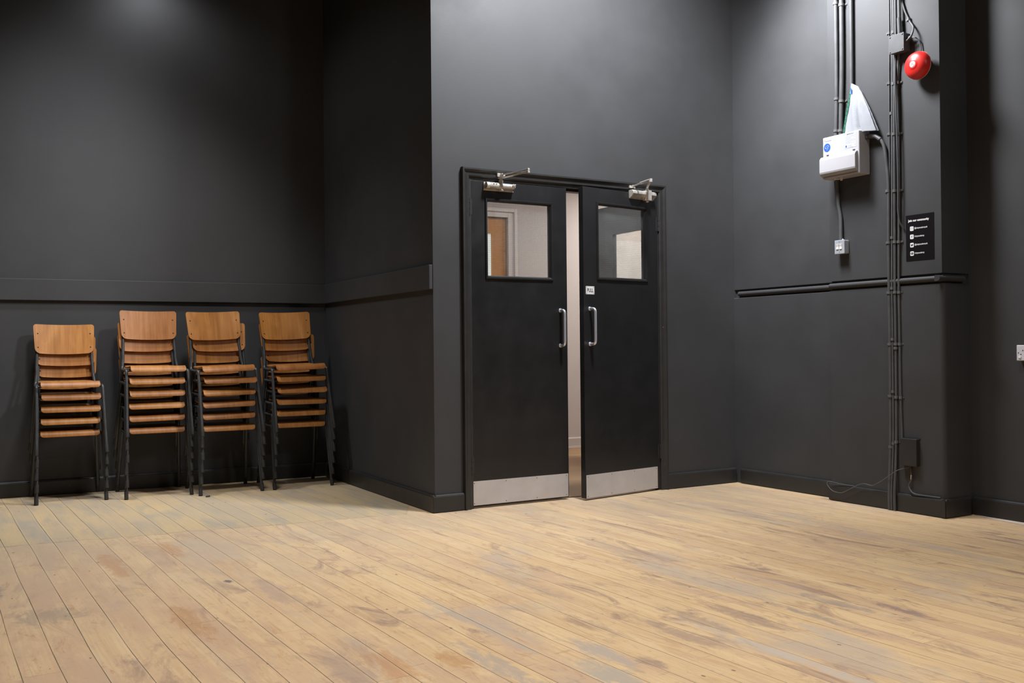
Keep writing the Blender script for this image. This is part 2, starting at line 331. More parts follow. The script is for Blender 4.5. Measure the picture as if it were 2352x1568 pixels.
    return m
M['floor'] = floor_mat()

# ------------------------------------------------------------------ mesh helpers
def obj(name, bm, m, parent=None, smooth=None, bevel=0, seg=2, recalc=True):
    me = bpy.data.meshes.new(name)
    if recalc: bmesh.ops.recalc_face_normals(bm, faces=bm.faces)
    bm.to_mesh(me); bm.free()
    for mm in (m if isinstance(m, (list, tuple)) else [m]): me.materials.append(mm)
    o = bpy.data.objects.new(name, me); C.objects.link(o)
    if parent: o.parent = parent
    if smooth is not None:
        for p in me.polygons: p.use_smooth = True
        try: me.set_sharp_from_angle(angle=math.radians(smooth))
        except Exception: pass
    if bevel:
        bv = o.modifiers.new('bevel', 'BEVEL'); bv.width = bevel; bv.segments = seg; bv.limit_method = 'ANGLE'; bv.angle_limit = math.radians(40)
    return o
def bx(bm, x0, x1, y0, y1, z0, z1, F=ID, mi=0):
    v = [bm.verts.new(F(x, y, z)) for x in (x0, x1) for y in (y0, y1) for z in (z0, z1)]
    for f in ((0, 1, 3, 2), (4, 6, 7, 5), (0, 4, 5, 1), (2, 3, 7, 6), (0, 2, 6, 4), (1, 5, 7, 3)):
        bm.faces.new([v[i] for i in f]).material_index = mi
    return v
def boxm(*a, F=ID):
    bm = bmesh.new(); bx(bm, *a, F=F); return bm
def prism(bm, pts, z0, z1, F=ID):
    """pts: outline in (a, b); F(a, b, z)"""
    lo = [bm.verts.new(F(a, b, z0)) for a, b in pts]; hi = [bm.verts.new(F(a, b, z1)) for a, b in pts]
    n = len(pts); bm.faces.new(lo[::-1]); bm.faces.new(hi)
    for i in range(n): bm.faces.new((lo[i], lo[(i + 1) % n], hi[(i + 1) % n], hi[i]))
def extrude_profile(bm, prof, s0, s1, F):
    """prof: closed outline in (n, z); swept along s from s0 to s1; F(s, n, z)"""
    a = [bm.verts.new(F(s0, n, z)) for n, z in prof]; c = [bm.verts.new(F(s1, n, z)) for n, z in prof]
    k = len(prof); bm.faces.new(a[::-1]); bm.faces.new(c)
    for i in range(k): bm.faces.new((a[i], a[(i + 1) % k], c[(i + 1) % k], c[i]))
def fillet(pts, r, n=6):
    pts = [Vector(p) for p in pts]
    if len(pts) < 3: return pts
    out = [pts[0]]
    for i in range(1, len(pts) - 1):
        a, b, c = pts[i - 1], pts[i], pts[i + 1]
        d1, d2 = (a - b), (c - b); l1, l2 = d1.length, d2.length; d1.normalize(); d2.normalize()
        ang = d1.angle(d2, PI)
        if ang > PI - .02: out.append(b); continue
        t = min(r / math.tan(ang / 2), l1 * .48, l2 * .48)
        p0, p2 = b + d1 * t, b + d2 * t
        for k in range(n + 1):
            s = k / n; out.append(p0 * (1 - s) ** 2 + b * 2 * s * (1 - s) + p2 * s * s)
    out.append(pts[-1]); return out
def smoothpath(pts, n=6):
    pts = [Vector(p) for p in pts]; q = [pts[0] * 2 - pts[1]] + pts + [pts[-1] * 2 - pts[-2]]; out = []
    for i in range(1, len(q) - 2):
        for k in range(n):
            t = k / n; a, b, c, d = q[i - 1], q[i], q[i + 1], q[i + 2]
            out.append(.5 * ((2 * b) + (c - a) * t + (2 * a - 5 * b + 4 * c - d) * t * t + (3 * b - a - 3 * c + d) * t ** 3))
    out.append(pts[-1]); return out
def tube(bm, pts, r, seg=12, cap=True):
    pts = [Vector(p) for p in pts]; n = len(pts)
    rs = r if isinstance(r, (list, tuple)) else [r] * n
    t0 = (pts[1] - pts[0]).normalized(); up = Vector((0, 0, 1)) if abs(t0.z) < .9 else Vector((1, 0, 0))
    N = (up - t0 * up.dot(t0)).normalized(); prev = None
    for i, p in enumerate(pts):
        t = (pts[min(i + 1, n - 1)] - pts[max(i - 1, 0)]).normalized()
        N = (N - t * N.dot(t)).normalized(); Bn = t.cross(N)
        ring = [bm.verts.new(p + (N * math.cos(2 * PI * k / seg) + Bn * math.sin(2 * PI * k / seg)) * rs[i]) for k in range(seg)]
        if prev:
            for k in range(seg): bm.faces.new((prev[k], prev[(k + 1) % seg], ring[(k + 1) % seg], ring[k]))
        elif cap: bm.faces.new(ring[::-1])
        prev = ring
    if cap: bm.faces.new(prev)
def tubem(pts, r, seg=12):
    bm = bmesh.new(); tube(bm, pts, r, seg); return bm
def lathe(bm, prof, seg=40, F=ID, close=True):
    """prof: (r, h); F(a, h, b)"""
    rings = []
    for r, h in prof:
        if r < 1e-6: rings.append([bm.verts.new(F(0, h, 0))])
        else: rings.append([bm.verts.new(F(r * math.cos(2 * PI * k / seg), h, r * math.sin(2 * PI * k / seg))) for k in range(seg)])
    for a, b in zip(rings, rings[1:]):
        for k in range(seg):
            q = [a[k % len(a)], a[(k + 1) % len(a)], b[(k + 1) % len(b)], b[k % len(b)]]
            u = []
            for v in q:
                if v not in u: u.append(v)
            if len(u) > 2: bm.faces.new(u)
def tag(o, label=None, cat=None, group=None, kind=None):
    if label: o['label'] = label
    if cat: o['category'] = cat
    if group: o['group'] = group
    if kind: o['kind'] = kind
    return o
def empty(name, loc=(0, 0, 0), rz=0):
    o = bpy.data.objects.new(name, None); C.objects.link(o); o.location = loc; o.rotation_euler = (0, 0, rz); o.empty_display_size = .1; return o
def struct(name, bm, m, label, parent=None, **k):
    o = obj(name, bm, m, parent, **k)
    if not parent: tag(o, label, {'wall': 'wall', 'floor': 'floor', 'ceiling': 'ceiling', 'baseboard': 'skirting board', 'trim': 'trim'}.get(name.split('_')[0], 'door'), kind='structure')
    return o
def text_obj(name, s, size, F, m, parent=None, bold=0., align='LEFT', depth=.0003):
    """F(x, y) maps the flat text plane into the parent's space"""
    cu = bpy.data.curves.new(name, 'FONT'); cu.body = s; cu.size = size; cu.align_x = align; cu.offset = bold; cu.extrude = 0; cu.resolution_u = 3
    t = bpy.data.objects.new(name + '_tmp', cu); C.objects.link(t)
    dg = bpy.context.evaluated_depsgraph_get(); dg.update()
    me = bpy.data.meshes.new_from_object(t.evaluated_get(dg)); bpy.data.objects.remove(t, do_unlink=True)
    me.name = name; me.materials.clear(); me.materials.append(m)
    for v in me.vertices: v.co = F(v.co.x, v.co.y)
    o = bpy.data.objects.new(name, me); C.objects.link(o)
    if parent: o.parent = parent
    return o

# ------------------------------------------------------------------ room shell
T = .16
bm = bmesh.new(); prism(bm, [(-5.2, -4.2), (6.0, -4.2), (6.0, 5.0), (X1N + .2, 5.53), (X0 + .02, 5.49), (X0 + .02, 7.75), (-5.2, 7.95)], -.05, 0)
struct('floor', bm, M['floor'], 'worn sanded pine floorboards running away from the camera')
struct('ceiling', boxm(-5.2, 6.0, -4.2, 7.9, H_CEIL, H_CEIL + .1), M['ceil'], 'dark ceiling over the hall')
struct('wall_back', boxm(-T, 7.4, -T, 0, 0, H_CEIL, F=CW), M['wall'], 'black painted wall behind the stacked chairs')
struct('wall_side', boxm(0, Y1 - Y2, -.02, 0, 0, H_CEIL, F=SW), M['wall'], 'black side wall of the alcove right of the chair stacks')
# wall with the double door
UL, UR, ZT = .252, 1.732, 2.062
bm = bmesh.new()
bx(bm, 0, UL, -.11, 0, 0, H_CEIL, F=DW); bx(bm, UR, X1 - X0 + .12, -.11, 0, 0, H_CEIL, F=DW); bx(bm, UL, UR, -.11, 0, ZT, H_CEIL, F=DW)
struct('wall_door', bm, M['wall'], 'black wall around the double doors')
# right wall, pier, near wall: backing + proud parts, moulded dado rail between
Z_R0, Z_R1, Z_R2 = 1.348, 1.392, 1.406
def dado_wall(bm, s0, s1, F):
    bx(bm, s0, s1, -.12, -.016, 0, H_CEIL, F=F)
    bx(bm, s0, s1, -.016, 0, Z_R2, H_CEIL, F=F)
    extrude_profile(bm, [(-.016, 0), (.006, 0), (.006, Z_R0 - .006), (0, Z_R0), (-.016, Z_R0)], s0, s1, F)
bm = bmesh.new(); dado_wall(bm, -.1, S_PF, RW)
struct('wall_right', bm, M['wall'], 'black wall right of the doors, between the corner and the pier')
# pier: body with rounded lower corner
bm = bmesh.new()
def pier_outline(n, far, near, rad):
    pts = []
    a0 = (far, n); pts.append((far, -.30)); pts.append(a0)
    for k in range(9):
        t = k / 8 * PI / 2; pts.append((near - rad + rad * math.sin(t), n - rad + rad * math.cos(t)))
    pts.append((near, -.30)); return pts
prism(bm, pier_outline(-.016, S_PF, S_PN - .012, .002), 0, H_CEIL, F=PW)
prism(bm, pier_outline(0, S_PF, S_PN - .002, .002), Z_R2, H_CEIL, F=PW)
prism(bm, pier_outline(.004, S_PF, S_PN + .006, .03), 0, Z_R0 - .004, F=PW)
prism(bm, pier_outline(-.001, S_PF, S_PN + .001, .026), Z_R0 - .004, Z_R0, F=PW)
struct('wall_pier', bm, M['wall'], 'black pier carrying the conduits and the red bell', smooth=35)
NW = lambda s, n, z: Vector((X1N - n, YPN - s, z))
struct('wall_near', boxm(-.2, 7.8, -T, 0, 0, H_CEIL, F=NW), M['wall'], 'black wall at the right edge beyond the pier')
struct('wall_left', boxm(-5.3, -5.1, -4.2, 7.9, 0, H_CEIL), M['wall'], 'black wall on the far left of the hall')
struct('wall_front', boxm(-5.2, 6.0, -4.35, -4.2, 0, H_CEIL), M['wall'], 'black wall behind the camera')
# dado board in the alcove
bm = bmesh.new(); bx(bm, .001, 7.3, 0, .026, 1.360, 1.509, F=CW)
struct('trim_1', bm, M['wall'], 'flat black board running along the wall above the chair stacks', bevel=.003)
bm = bmesh.new(); bx(bm, .028, Y1 - Y2 - .004, 0, .024, 1.360, 1.509, F=SW)
struct('trim_2', bm, M['wall'], 'flat black board along the alcove side wall ending at the corner', bevel=.003)
# moulded rail (half round)
def rail_prof(n0):
    return [(n0, Z_R1)] + [(n0 + .018 * math.sin(k / 8 * PI), Z_R1 - .017 + .017 * math.cos(k / 8 * PI)) for k in range(1, 8)] + [(n0, Z_R1 - .034)]
def rail(bm, s0, s1, F, n0=-.016):
    p = [(n0 - .004, Z_R1 - .034), (n0 - .004, Z_R1)] + [(n0 + .012 + .02 * math.sin(k / 10 * PI), Z_R1 - .017 + .017 * math.cos(k / 10 * PI)) for k in range(0, 11)]
    extrude_profile(bm, p, s0, s1, F)
bm = bmesh.new(); rail(bm, .0, S_PF, RW)
struct('trim_3', bm, M['wall'], 'rounded black dado rail on the wall between corner and pier', smooth=50)
bm = bmesh.new(); rail(bm, S_PF - .0, S_PN + .006, PW)
NP = lambda s, n, z: Vector((X1 - DP + .024 + s, YPN - n, z))       # return face of the pier
struct('trim_4', bm, M['wall'], 'rounded black dado rail across the pier behind the conduits', smooth=50)
bm = bmesh.new(); rail(bm, -.012, .215, NP, n0=-.016)
struct('trim_5', bm, M['wall'], 'short end of the dado rail returning round the pier', smooth=50)
# skirting boards
ZB = .108
def skirt(bm, s0, s1, F, t=.02):
    extrude_profile(bm, [(0, 0.004), (t, 0.004), (t, ZB - .012), (t - .004, ZB - .004), (t - .009, ZB), (0, ZB)], s0, s1, F)
bm = bmesh.new(); skirt(bm, .02, 7.3, CW); struct('baseboard_back', bm, M['trimblack'], 'black skirting behind the chair stacks')
bm = bmesh.new(); skirt(bm, .02, Y1 - Y2 + .018, SW); struct('baseboard_side', bm, M['trimblack'], 'black skirting of the alcove side wall')
bm = bmesh.new(); skirt(bm, -.018, .197, DW); struct('baseboard_door_left', bm, M['trimblack'], 'short black skirting between corner and left door casing')
bm = bmesh.new(); skirt(bm, 1.79, X1 - X0 - .02, DW); struct('baseboard_door_right', bm, M['trimblack'], 'black skirting right of the doors')
bm = bmesh.new(); skirt(bm, .02, S_PF + .01, RW, t=.026); struct('baseboard_right', bm, M['trimblack'], 'black skirting between corner and pier')
bm = bmesh.new(); skirt(bm, S_PF - .012, S_PN + .022, PW, t=.022); struct('baseboard_pier', bm, M['trimblack'], 'scuffed black skirting across the pier')
bm = bmesh.new(); skirt(bm, 0, .235, NP, t=.022); struct('baseboard_pier_return', bm, M['trimblack'], 'black skirting on the short return of the pier')
bm = bmesh.new(); skirt(bm, .022, 7.6, NW); struct('baseboard_near', bm, M['trimblack'], 'black skirting at the right edge')
bm = bmesh.new(); prism(bm, [(.03, .021), (7.5, .021), (7.5, .14), (.6, .115), (.12, .05)], 0.0005, .003, F=NW)
struct('trim_6', bm, M['palestrip'], 'pale bare strip of floor along the skirting at the right edge')

# ------------------------------------------------------------------ doorway: lining, casing, stop
def u_loft(bm, prof):
    rows = []
    for o, n in prof:
        rows.append([bm.verts.new(DW(UL - o, n, 0.0)), bm.verts.new(DW(UL - o, n, ZT + o)), bm.verts.new(DW(UR + o, n, ZT + o)), bm.verts.new(DW(UR + o, n, 0.0))])
    k = len(rows)
    for i in range(k):
        a, b = rows[i], rows[(i + 1) % k]
        for j in range(3): bm.faces.new((a[j], a[j + 1], b[j + 1], b[j]))
    bm.faces.new([r[0] for r in rows]); bm.faces.new([r[3] for r in rows][::-1])
bm = bmesh.new(); u_loft(bm, [(.004, 0.), (.004, .010), (.012, .016), (.030, .017), (.040, .022), (.046, .030), (.056, .030), (.058, .024), (.058, 0.)])
struct('trim_7', bm, M['trimblack'], 'moulded black casing around the double doors', smooth=30)
bm = bmesh.new(); u_loft(bm, [(.004, 0.002), (-.012, .002), (-.012, -.050), (-.026, -.050), (-.026, -.11), (.004, -.11)])
struct('trim_8', bm, M['trimblack'], 'black door lining and stop inside the opening')

# ------------------------------------------------------------------ door leaves
def door_leaf(name, w_, sg, win, kick, hand, hinge_z):
    """local: hinge at x=0, leaf runs to x=sg*w, front face y=0, back y=+.042"""
    root = empty(name)
    def X(x): return sg * x
    def bxs(bm, a, b, *r): bx(bm, min(X(a), X(b)), max(X(a), X(b)), *r)
    z0, z1 = .014, 2.046
    a, b, c, d = win                                                 # opening x0, x1, z0, z1
    bm = bmesh.new(); th = .042
    xs = sorted([0.003 * sg, a * sg, b * sg, w_ * sg]); zs = [z0, c, d, z1]
    # leaf as a ring of quads around the opening (front, back, rims)
    for yy in (0, th):
        g = [[bm.verts.new((x, yy, z)) for z in zs] for x in xs]
        for i in range(3):
            for j in range(3):
                if i == 1 and j == 1: continue
                bm.faces.new((g[i][j], g[i + 1][j], g[i + 1][j + 1], g[i][j + 1]))
        if yy == 0: g0 = g
    def q(i, j, k, l): bm.faces.new((g0[i][j], g0[k][l], g[k][l], g[i][j]))
    for i in range(3): q(i, 0, i + 1, 0); q(i, 3, i + 1, 3)
    for j in range(3): q(0, j, 0, j + 1); q(3, j, 3, j + 1)
    q(1, 1, 2, 1); q(1, 2, 2, 2); q(1, 1, 1, 2); q(2, 1, 2, 2)
    obj('door_panel', bm, M['door'], root, bevel=.0015)
    # glazing bead: mitred frame on the face
    bm = bmesh.new(); prof = [(-.001, .0), (-.001, -.004), (.004, -.010), (.012, -.011), (.015, -.006), (.016, 0.)]
    prof = [(-.006, .016), (-.006, .003), (-.002, -.003), (.003, -.009), (.012, -.010), (.015, -.005), (.016, .0), (.0, .001), (.0, .016)]
    rows = []
    for o, y in prof:
        rows.append([bm.verts.new((X(a - o), y, c - o)), bm.verts.new((X(b + o), y, c - o)), bm.verts.new((X(b + o), y, d + o)), bm.verts.new((X(a - o), y, d + o))])
    for i in range(len(rows)):
        r, s = rows[i], rows[(i + 1) % len(rows)]
        for j in range(4): bm.faces.new((r[j], r[(j + 1) % 4], s[(j + 1) % 4], s[j]))
    obj('glazing_bead', bm, M['door'], root)
    gp = boxm(min(X(a - .0), X(b)), max(X(a), X(b)), .018, .024, c, d)
    o = obj('glass_pane', gp, M['wired'], root); o['label'] = 'wired safety glass'
    # kick plate with screws
    ka, kb, kc, kd = kick
    bm = bmesh.new(); bxs(bm, ka, kb, -.0018, .0, kc, kd)
    kp = obj('kick_plate', bm, M['kick'], root, bevel=.0006); kp['label'] = 'satin metal kick plate'
    bm = bmesh.new()
    for i in range(4):
        for zz in (kc + .012, kd - .012):
            xx = ka + .014 + (kb - ka - .028) * i / 3
            lathe(bm, [(.0, -.0008), (.0026, -.0006), (.003, 0)], 10, F=lambda p, h, q_, xx=xx, zz=zz: Vector((X(xx) + p, -.0018 + h, zz + q_)))
    obj('plate_screws', bm, M['screw'], kp)
    # pull handle
    hx, hz0, hz1 = hand
    p = [(X(hx), .0, hz0), (X(hx), -.052, hz0), (X(hx), -.052, hz1), (X(hx), .0, hz1)]
    bm = tubem(fillet(p, .03, 8), .0092, 16)
    hd = obj('pull_handle', bm, M['chrome'], root, smooth=50); hd['label'] = 'polished D-shaped pull handle'
    bm = bmesh.new()
    for zz in (hz0, hz1): lathe(bm, [(.0, -.005), (.013, -.005), (.0145, -.003), (.0145, 0)], 20, F=lambda p, h, q_, zz=zz: Vector((X(hx) + p, h, zz + q_)))
    obj('handle_rose', bm, M['chrome'], hd, smooth=40)
    # hinges
    for hz in hinge_z:
        bm = tubem([(0, -.007, hz), (0, -.007, hz + .034)], .0062, 10); tube(bm, [(0, -.007, hz + .036), (0, -.007, hz + .07)], .0062, 10); tube(bm, [(0, -.007, hz + .072), (0, -.007, hz + .10)], .0062, 10)
        bx(bm, min(0, X(.02)), max(0, X(.02)), -.0012, 0, hz, hz + .1)
        obj('hinge', bm, M['trimblack'], root, smooth=40)
    return root
HL = DW(UL, .0, 0); HR = Vector((4.199, 5.4665, 0))
LL = door_leaf('door_1', .722, 1, (.126, .598, 1.448, 1.925), (.004, .716, .020, .170), (.668, 1.010, 1.240), (1.83, .22))
LL.location = HL; LL.rotation_euler = (0, 0, AD)
tag(LL, 'left black door leaf, shut, with wired glass window and kick plate', 'door', kind='structure')
LR = door_leaf('door_2', .715, -1, (.124, .580, 1.456, 1.940), (.026, .709, .015, .165), (.662, 1.018, 1.249), (1.80, .22))
LR.location = HR; LR.rotation_euler = (0, 0, math.radians(10.4))
tag(LR, 'right black door leaf standing slightly open, with PULL sign', 'door', kind='structure')
# PULL sign
bm = boxm(-.697, -.620, -.0016, 0, 1.343, 1.396); sg = obj('pull_sign', bm, M['signwhite'], LR, bevel=.0008); sg['label'] = 'small white sign reading PULL'
text_obj('sign_lettering', 'PULL', .034, lambda x, y: Vector((-.6585 + x * .78, -.0021, 1.3585 + y)), M['ink'], sg, bold=.0006, align='CENTER')
bm = bmesh.new()
for xx in (-.690, -.627):
    for zz in (1.349, 1.390): lathe(bm, [(0, -.0009), (.0022, -.0006), (.0024, 0)], 8, F=lambda p, h, q_, xx=xx, zz=zz: Vector((xx + p, -.0016 + h, zz + q_)))
obj('sign_screws', bm, M['screw'], sg)
# frosted spot near the free top corner of the right leaf
def closer_left():
    r = LL
    bm = bmesh.new(); yc, zc = -.030, 2.016
    bx(bm, .100, .312, -.012, -.0, 1.992, 2.038)                     # back plate
    tube(bm, [(.104, yc, zc), (.122, yc, zc), (.124, yc, zc), (.128, yc, zc), (.212, yc, zc)], [.0215, .0215, .0235, .021, .0205], 22)
    tube(bm, [(.212, yc, zc), (.300, yc, zc + .002), (.308, yc, zc + .002), (.314, yc, zc + .002)], [.019, .016, .0155, .010], 20)
    tube(bm, [(.212, yc, 1.984), (.212, yc, 1.990), (.212, yc, 2.000), (.212, yc, 2.030), (.212, yc, 2.050), (.212, yc, 2.060)], [.014, .016, .0105, .0115, .015, .010], 18)
    for xx in (.152, .170, .292, .304): tube(bm, [(xx, -.048, zc + .012), (xx, -.054, zc + .012)], .0048, 10)
    bx(bm, .100, .318, -.005, .0, 1.988, 1.994)
    c = obj('door_closer', bm, M['closer'], r, smooth=40, bevel=.001); c['label'] = 'worn silver door closer with double arm'
    inv = Matrix.Rotation(-AD, 4, 'Z') @ Matrix.Translation(-HL)
    e = inv @ Vector((2.984, 5.158, 2.079)); br = inv @ Vector((2.935, 5.405, 2.088)); pn = Vector((.212, yc, 2.062))
    bm = bmesh.new()
    def flat(a, b, w0, w1, t):
        d = (b - a).normalized(); s = Vector((-d.y, d.x, 0)).normalized(); vs = []
        for p, ww in ((a, w0), (b, w1)):
            for sx in (-1, 1):
                for zz in (-1, 1): vs.append(bm.verts.new(p + s * sx * ww + Vector((0, 0, zz * t))))
        for f in ((0, 1, 3, 2), (4, 6, 7, 5), (0, 4, 5, 1), (2, 3, 7, 6), (0, 2, 6, 4), (1, 5, 7, 3)): bm.faces.new([vs[i] for i in f])
    flat(pn + Vector((-.012, 0, .003)), e + Vector((0, 0, -.008)), .012, .008, .003)
    tube(bm, [e + Vector((0, 0, -.016)), e + Vector((0, 0, -.003))], .0095, 16)
    obj('closer_main_arm', bm, M['closer'], c, smooth=40, bevel=.0008)
    bm = bmesh.new(); flat(br, e + Vector((0, 0, .006)), .009, .007, .0028)
    tube(bm, [e + Vector((0, 0, .000)), e + Vector((0, 0, .012))], .009, 16)
    bx(bm, br.x - .028, br.x + .028, -.033, -.022, br.z - .012, br.z + .008); tube(bm, [br + Vector((0, 0, -.010)), br + Vector((0, 0, .006))], .010, 14)
    obj('closer_link_arm', bm, M['closer'], c, smooth=40, bevel=.0008)
closer_left()
def closer_right():
    r = LR; bm = bmesh.new()
    # wedge shaped body: section in (y, z)
    sec = [(0, 2.060), (-.030, 2.062), (-.044, 2.052), (-.046, 2.036), (-.030, 2.020), (-.012, 2.006), (0, 2.004)]
    extrude_profile(bm, sec, -.286, -.056, lambda s, n, z: Vector((s, n, z)))
    bx(bm, -.155, -.110, -.050, -.006, 1.998, 2.068)
    tube(bm, [(-.132, -.028, 1.986), (-.132, -.028, 1.992), (-.132, -.028, 2.080)], [.009, .012, .011], 16)
    c = obj('door_closer', bm, M['closer'], r, smooth=30, bevel=.002); c['label'] = 'silver wedge-shaped door closer'
    inv = Matrix.Rotation(-math.radians(10.4), 4, 'Z') @ Matrix.Translation(-HR)
    e = inv @ Vector((3.925, 5.178, 2.092)); br = inv @ Vector((3.972, 5.440, 2.094)); pn = Vector((-.132, -.028, 2.084))
    bm = bmesh.new()
    a, b = pn, e; d = (b - a).normalized(); s = Vector((-d.y, d.x, 0)).normalized()
    mid = a + (b - a) * .12 + Vector((0, 0, .004))
    tube(bm, [a, mid, e + Vector((0, 0, -.006))], [.010, .008, .008], 8); tube(bm, [e + Vector((0, 0, -.012)), e + Vector((0, 0, .010))], .012, 16)
    obj('closer_main_arm', bm, M['closer'], c, smooth=40)
    bm = bmesh.new(); tube(bm, [e + Vector((0, 0, .004)), e + (br - e) * .55 + Vector((0, 0, .004))], .0085, 10); tube(bm, [e + (br - e) * .55 + Vector((0, 0, .004)), br], .005, 10)
    tube(bm, [br + Vector((0, 0, -.012)), br + Vector((0, 0, .008))], .009, 12)
    q = [(br.x - .03, br.y), (br.x + .03, br.y)]
    bx(bm, br.x - .028, br.x + .028, br.y + .004, br.y + .012, br.z - .012, br.z + .006)
    obj('closer_link_arm', bm, M['closer'], c, smooth=40)
closer_right()

# ------------------------------------------------------------------ corridor beyond the doors
bm = boxm(X0 + .02, 7.2, 5.545, 8.35, -.05, -.002); struct('floor_corridor', bm, M['brownfloor'], 'brown wooden corridor floor seen between the doors')
bm = bmesh.new(); bx(bm, X0 + .02, 3.66, 8.2, 8.3, 0, 2.8); bx(bm, 4.50, 6.7, 8.2, 8.3, 0, 2.8); bx(bm, 3.66, 4.50, 8.2, 8.3, 2.24, 2.8)
struct('wall_corridor_back', bm, M['pinkwall'], 'pinkish corridor wall seen through the door gap and glass')
struct('wall_corridor_left', boxm(X0 + .02, X0 + .1, 5.56, 8.2, 0, 2.8), M['pinkwall'], 'left end wall of the corridor')
struct('wall_corridor_right', boxm(6.62, 6.75, 5.6, 8.2, 0, 2.8), M['brick'], 'cream painted brick wall seen through the right door glass')
bm = boxm(X0 + .02, 6.8, 5.56, 8.35, 2.8, 2.9); struct('ceiling_corridor', bm, M['pinkwall'], 'corridor ceiling')
bm = bmesh.new(); extrude_profile(bm, [(0, .03), (.018, .03), (.018, .095), (.01, .105), (0, .105)], 4.59, 6.6, lambda s, n, z: Vector((s, 8.2 - n, z)))
struct('baseboard_corridor', bm, M['pinkwall'], 'pale corridor skirting')
bm = bmesh.new(); bx(bm, 4.59, 6.6, 8.175, 8.2, 0, .028); struct('trim_9', bm, M['architrave'], 'thin white edge under the corridor skirting')
bm = bmesh.new()
for (x0, x1, z0, z1) in ((3.585, 3.66, 0, 2.315), (4.50, 4.585, 0, 2.315), (3.66, 4.50, 2.24, 2.315)):
    bx(bm, x0, x1, 8.172, 8.2, z0, z1)
for (x0, x1, z0, z1) in ((3.585, 3.615, 0, 2.325), (4.56, 4.592, 0, 2.325), (3.615, 4.56, 2.290, 2.325)):
    bx(bm, x0, x1, 8.155, 8.175, z0, z1)
struct('trim_10', bm, M['architrave'], 'pale architrave around the orange corridor door', bevel=.004)
d3 = empty('door_3', (4.492, 8.215, 0)); tag(d3, 'orange varnished door with glazed panel beyond the left door glass', 'door', kind='structure')
bm = bmesh.new()
for (x0, x1, z0, z1) in ((-.825, -.66, .01, 2.235), (-.128, 0, .01, 2.235), (-.66, -.128, .01, .95), (-.66, -.128, 2.10, 2.235)): bx(bm, x0, x1, 0, .04, z0, z1)
obj('door_panel', bm, M['orange'], d3)
obj('glass_pane', boxm(-.66, -.128, .016, .022, .95, 2.10), M['glow'], d3)['label'] = 'bright frosted glass pane'
bm = bmesh.new()
for (x0, x1, z0, z1) in ((-.66, -.645, .95, 2.10), (-.150, -.128, .95, 2.10), (-.645, -.15, 2.085, 2.10), (-.645, -.15, .95, .965)): bx(bm, x0, x1, -.006, .016, z0, z1)
obj('glazing_bead', bm, M['orange'], d3)
# open dark door further right, with its opening onto the brick passage
struct('wall_corridor_stub', boxm(5.02, 6.62, 6.34, 6.46, 0, 2.8), M['pinkwall'], 'wall stub in the corridor carrying the open dark door')
d4 = empty('door_4', (5.0, 6.475, 0)); tag(d4, 'dark grey corridor door standing open, with glazed panel, seen through the right glass', 'door', kind='structure')
bm = bmesh.new()
for (y0, y1, z0, z1) in ((0, .13, .01, 2.25), (.685, 1.02, .01, 2.25), (.13, .685, .01, 1.0), (.13, .685, 1.995, 2.25)): bx(bm, 0, .042, y0, y1, z0, z1)
obj('door_panel', bm, M['darkdoor'], d4)
obj('glass_pane', boxm(.018, .023, .13, .685, 1.0, 1.995), M['wired'], d4)
o = obj('drainpipe', tubem([(6.56, 7.62, 0), (6.56, 7.62, 2.79)], .035, 16), simple('pipe_cream', (.42, .36, .26), .6), smooth=60)
tag(o, 'cream vertical pipe on the brick wall seen through the right door glass', 'pipe')

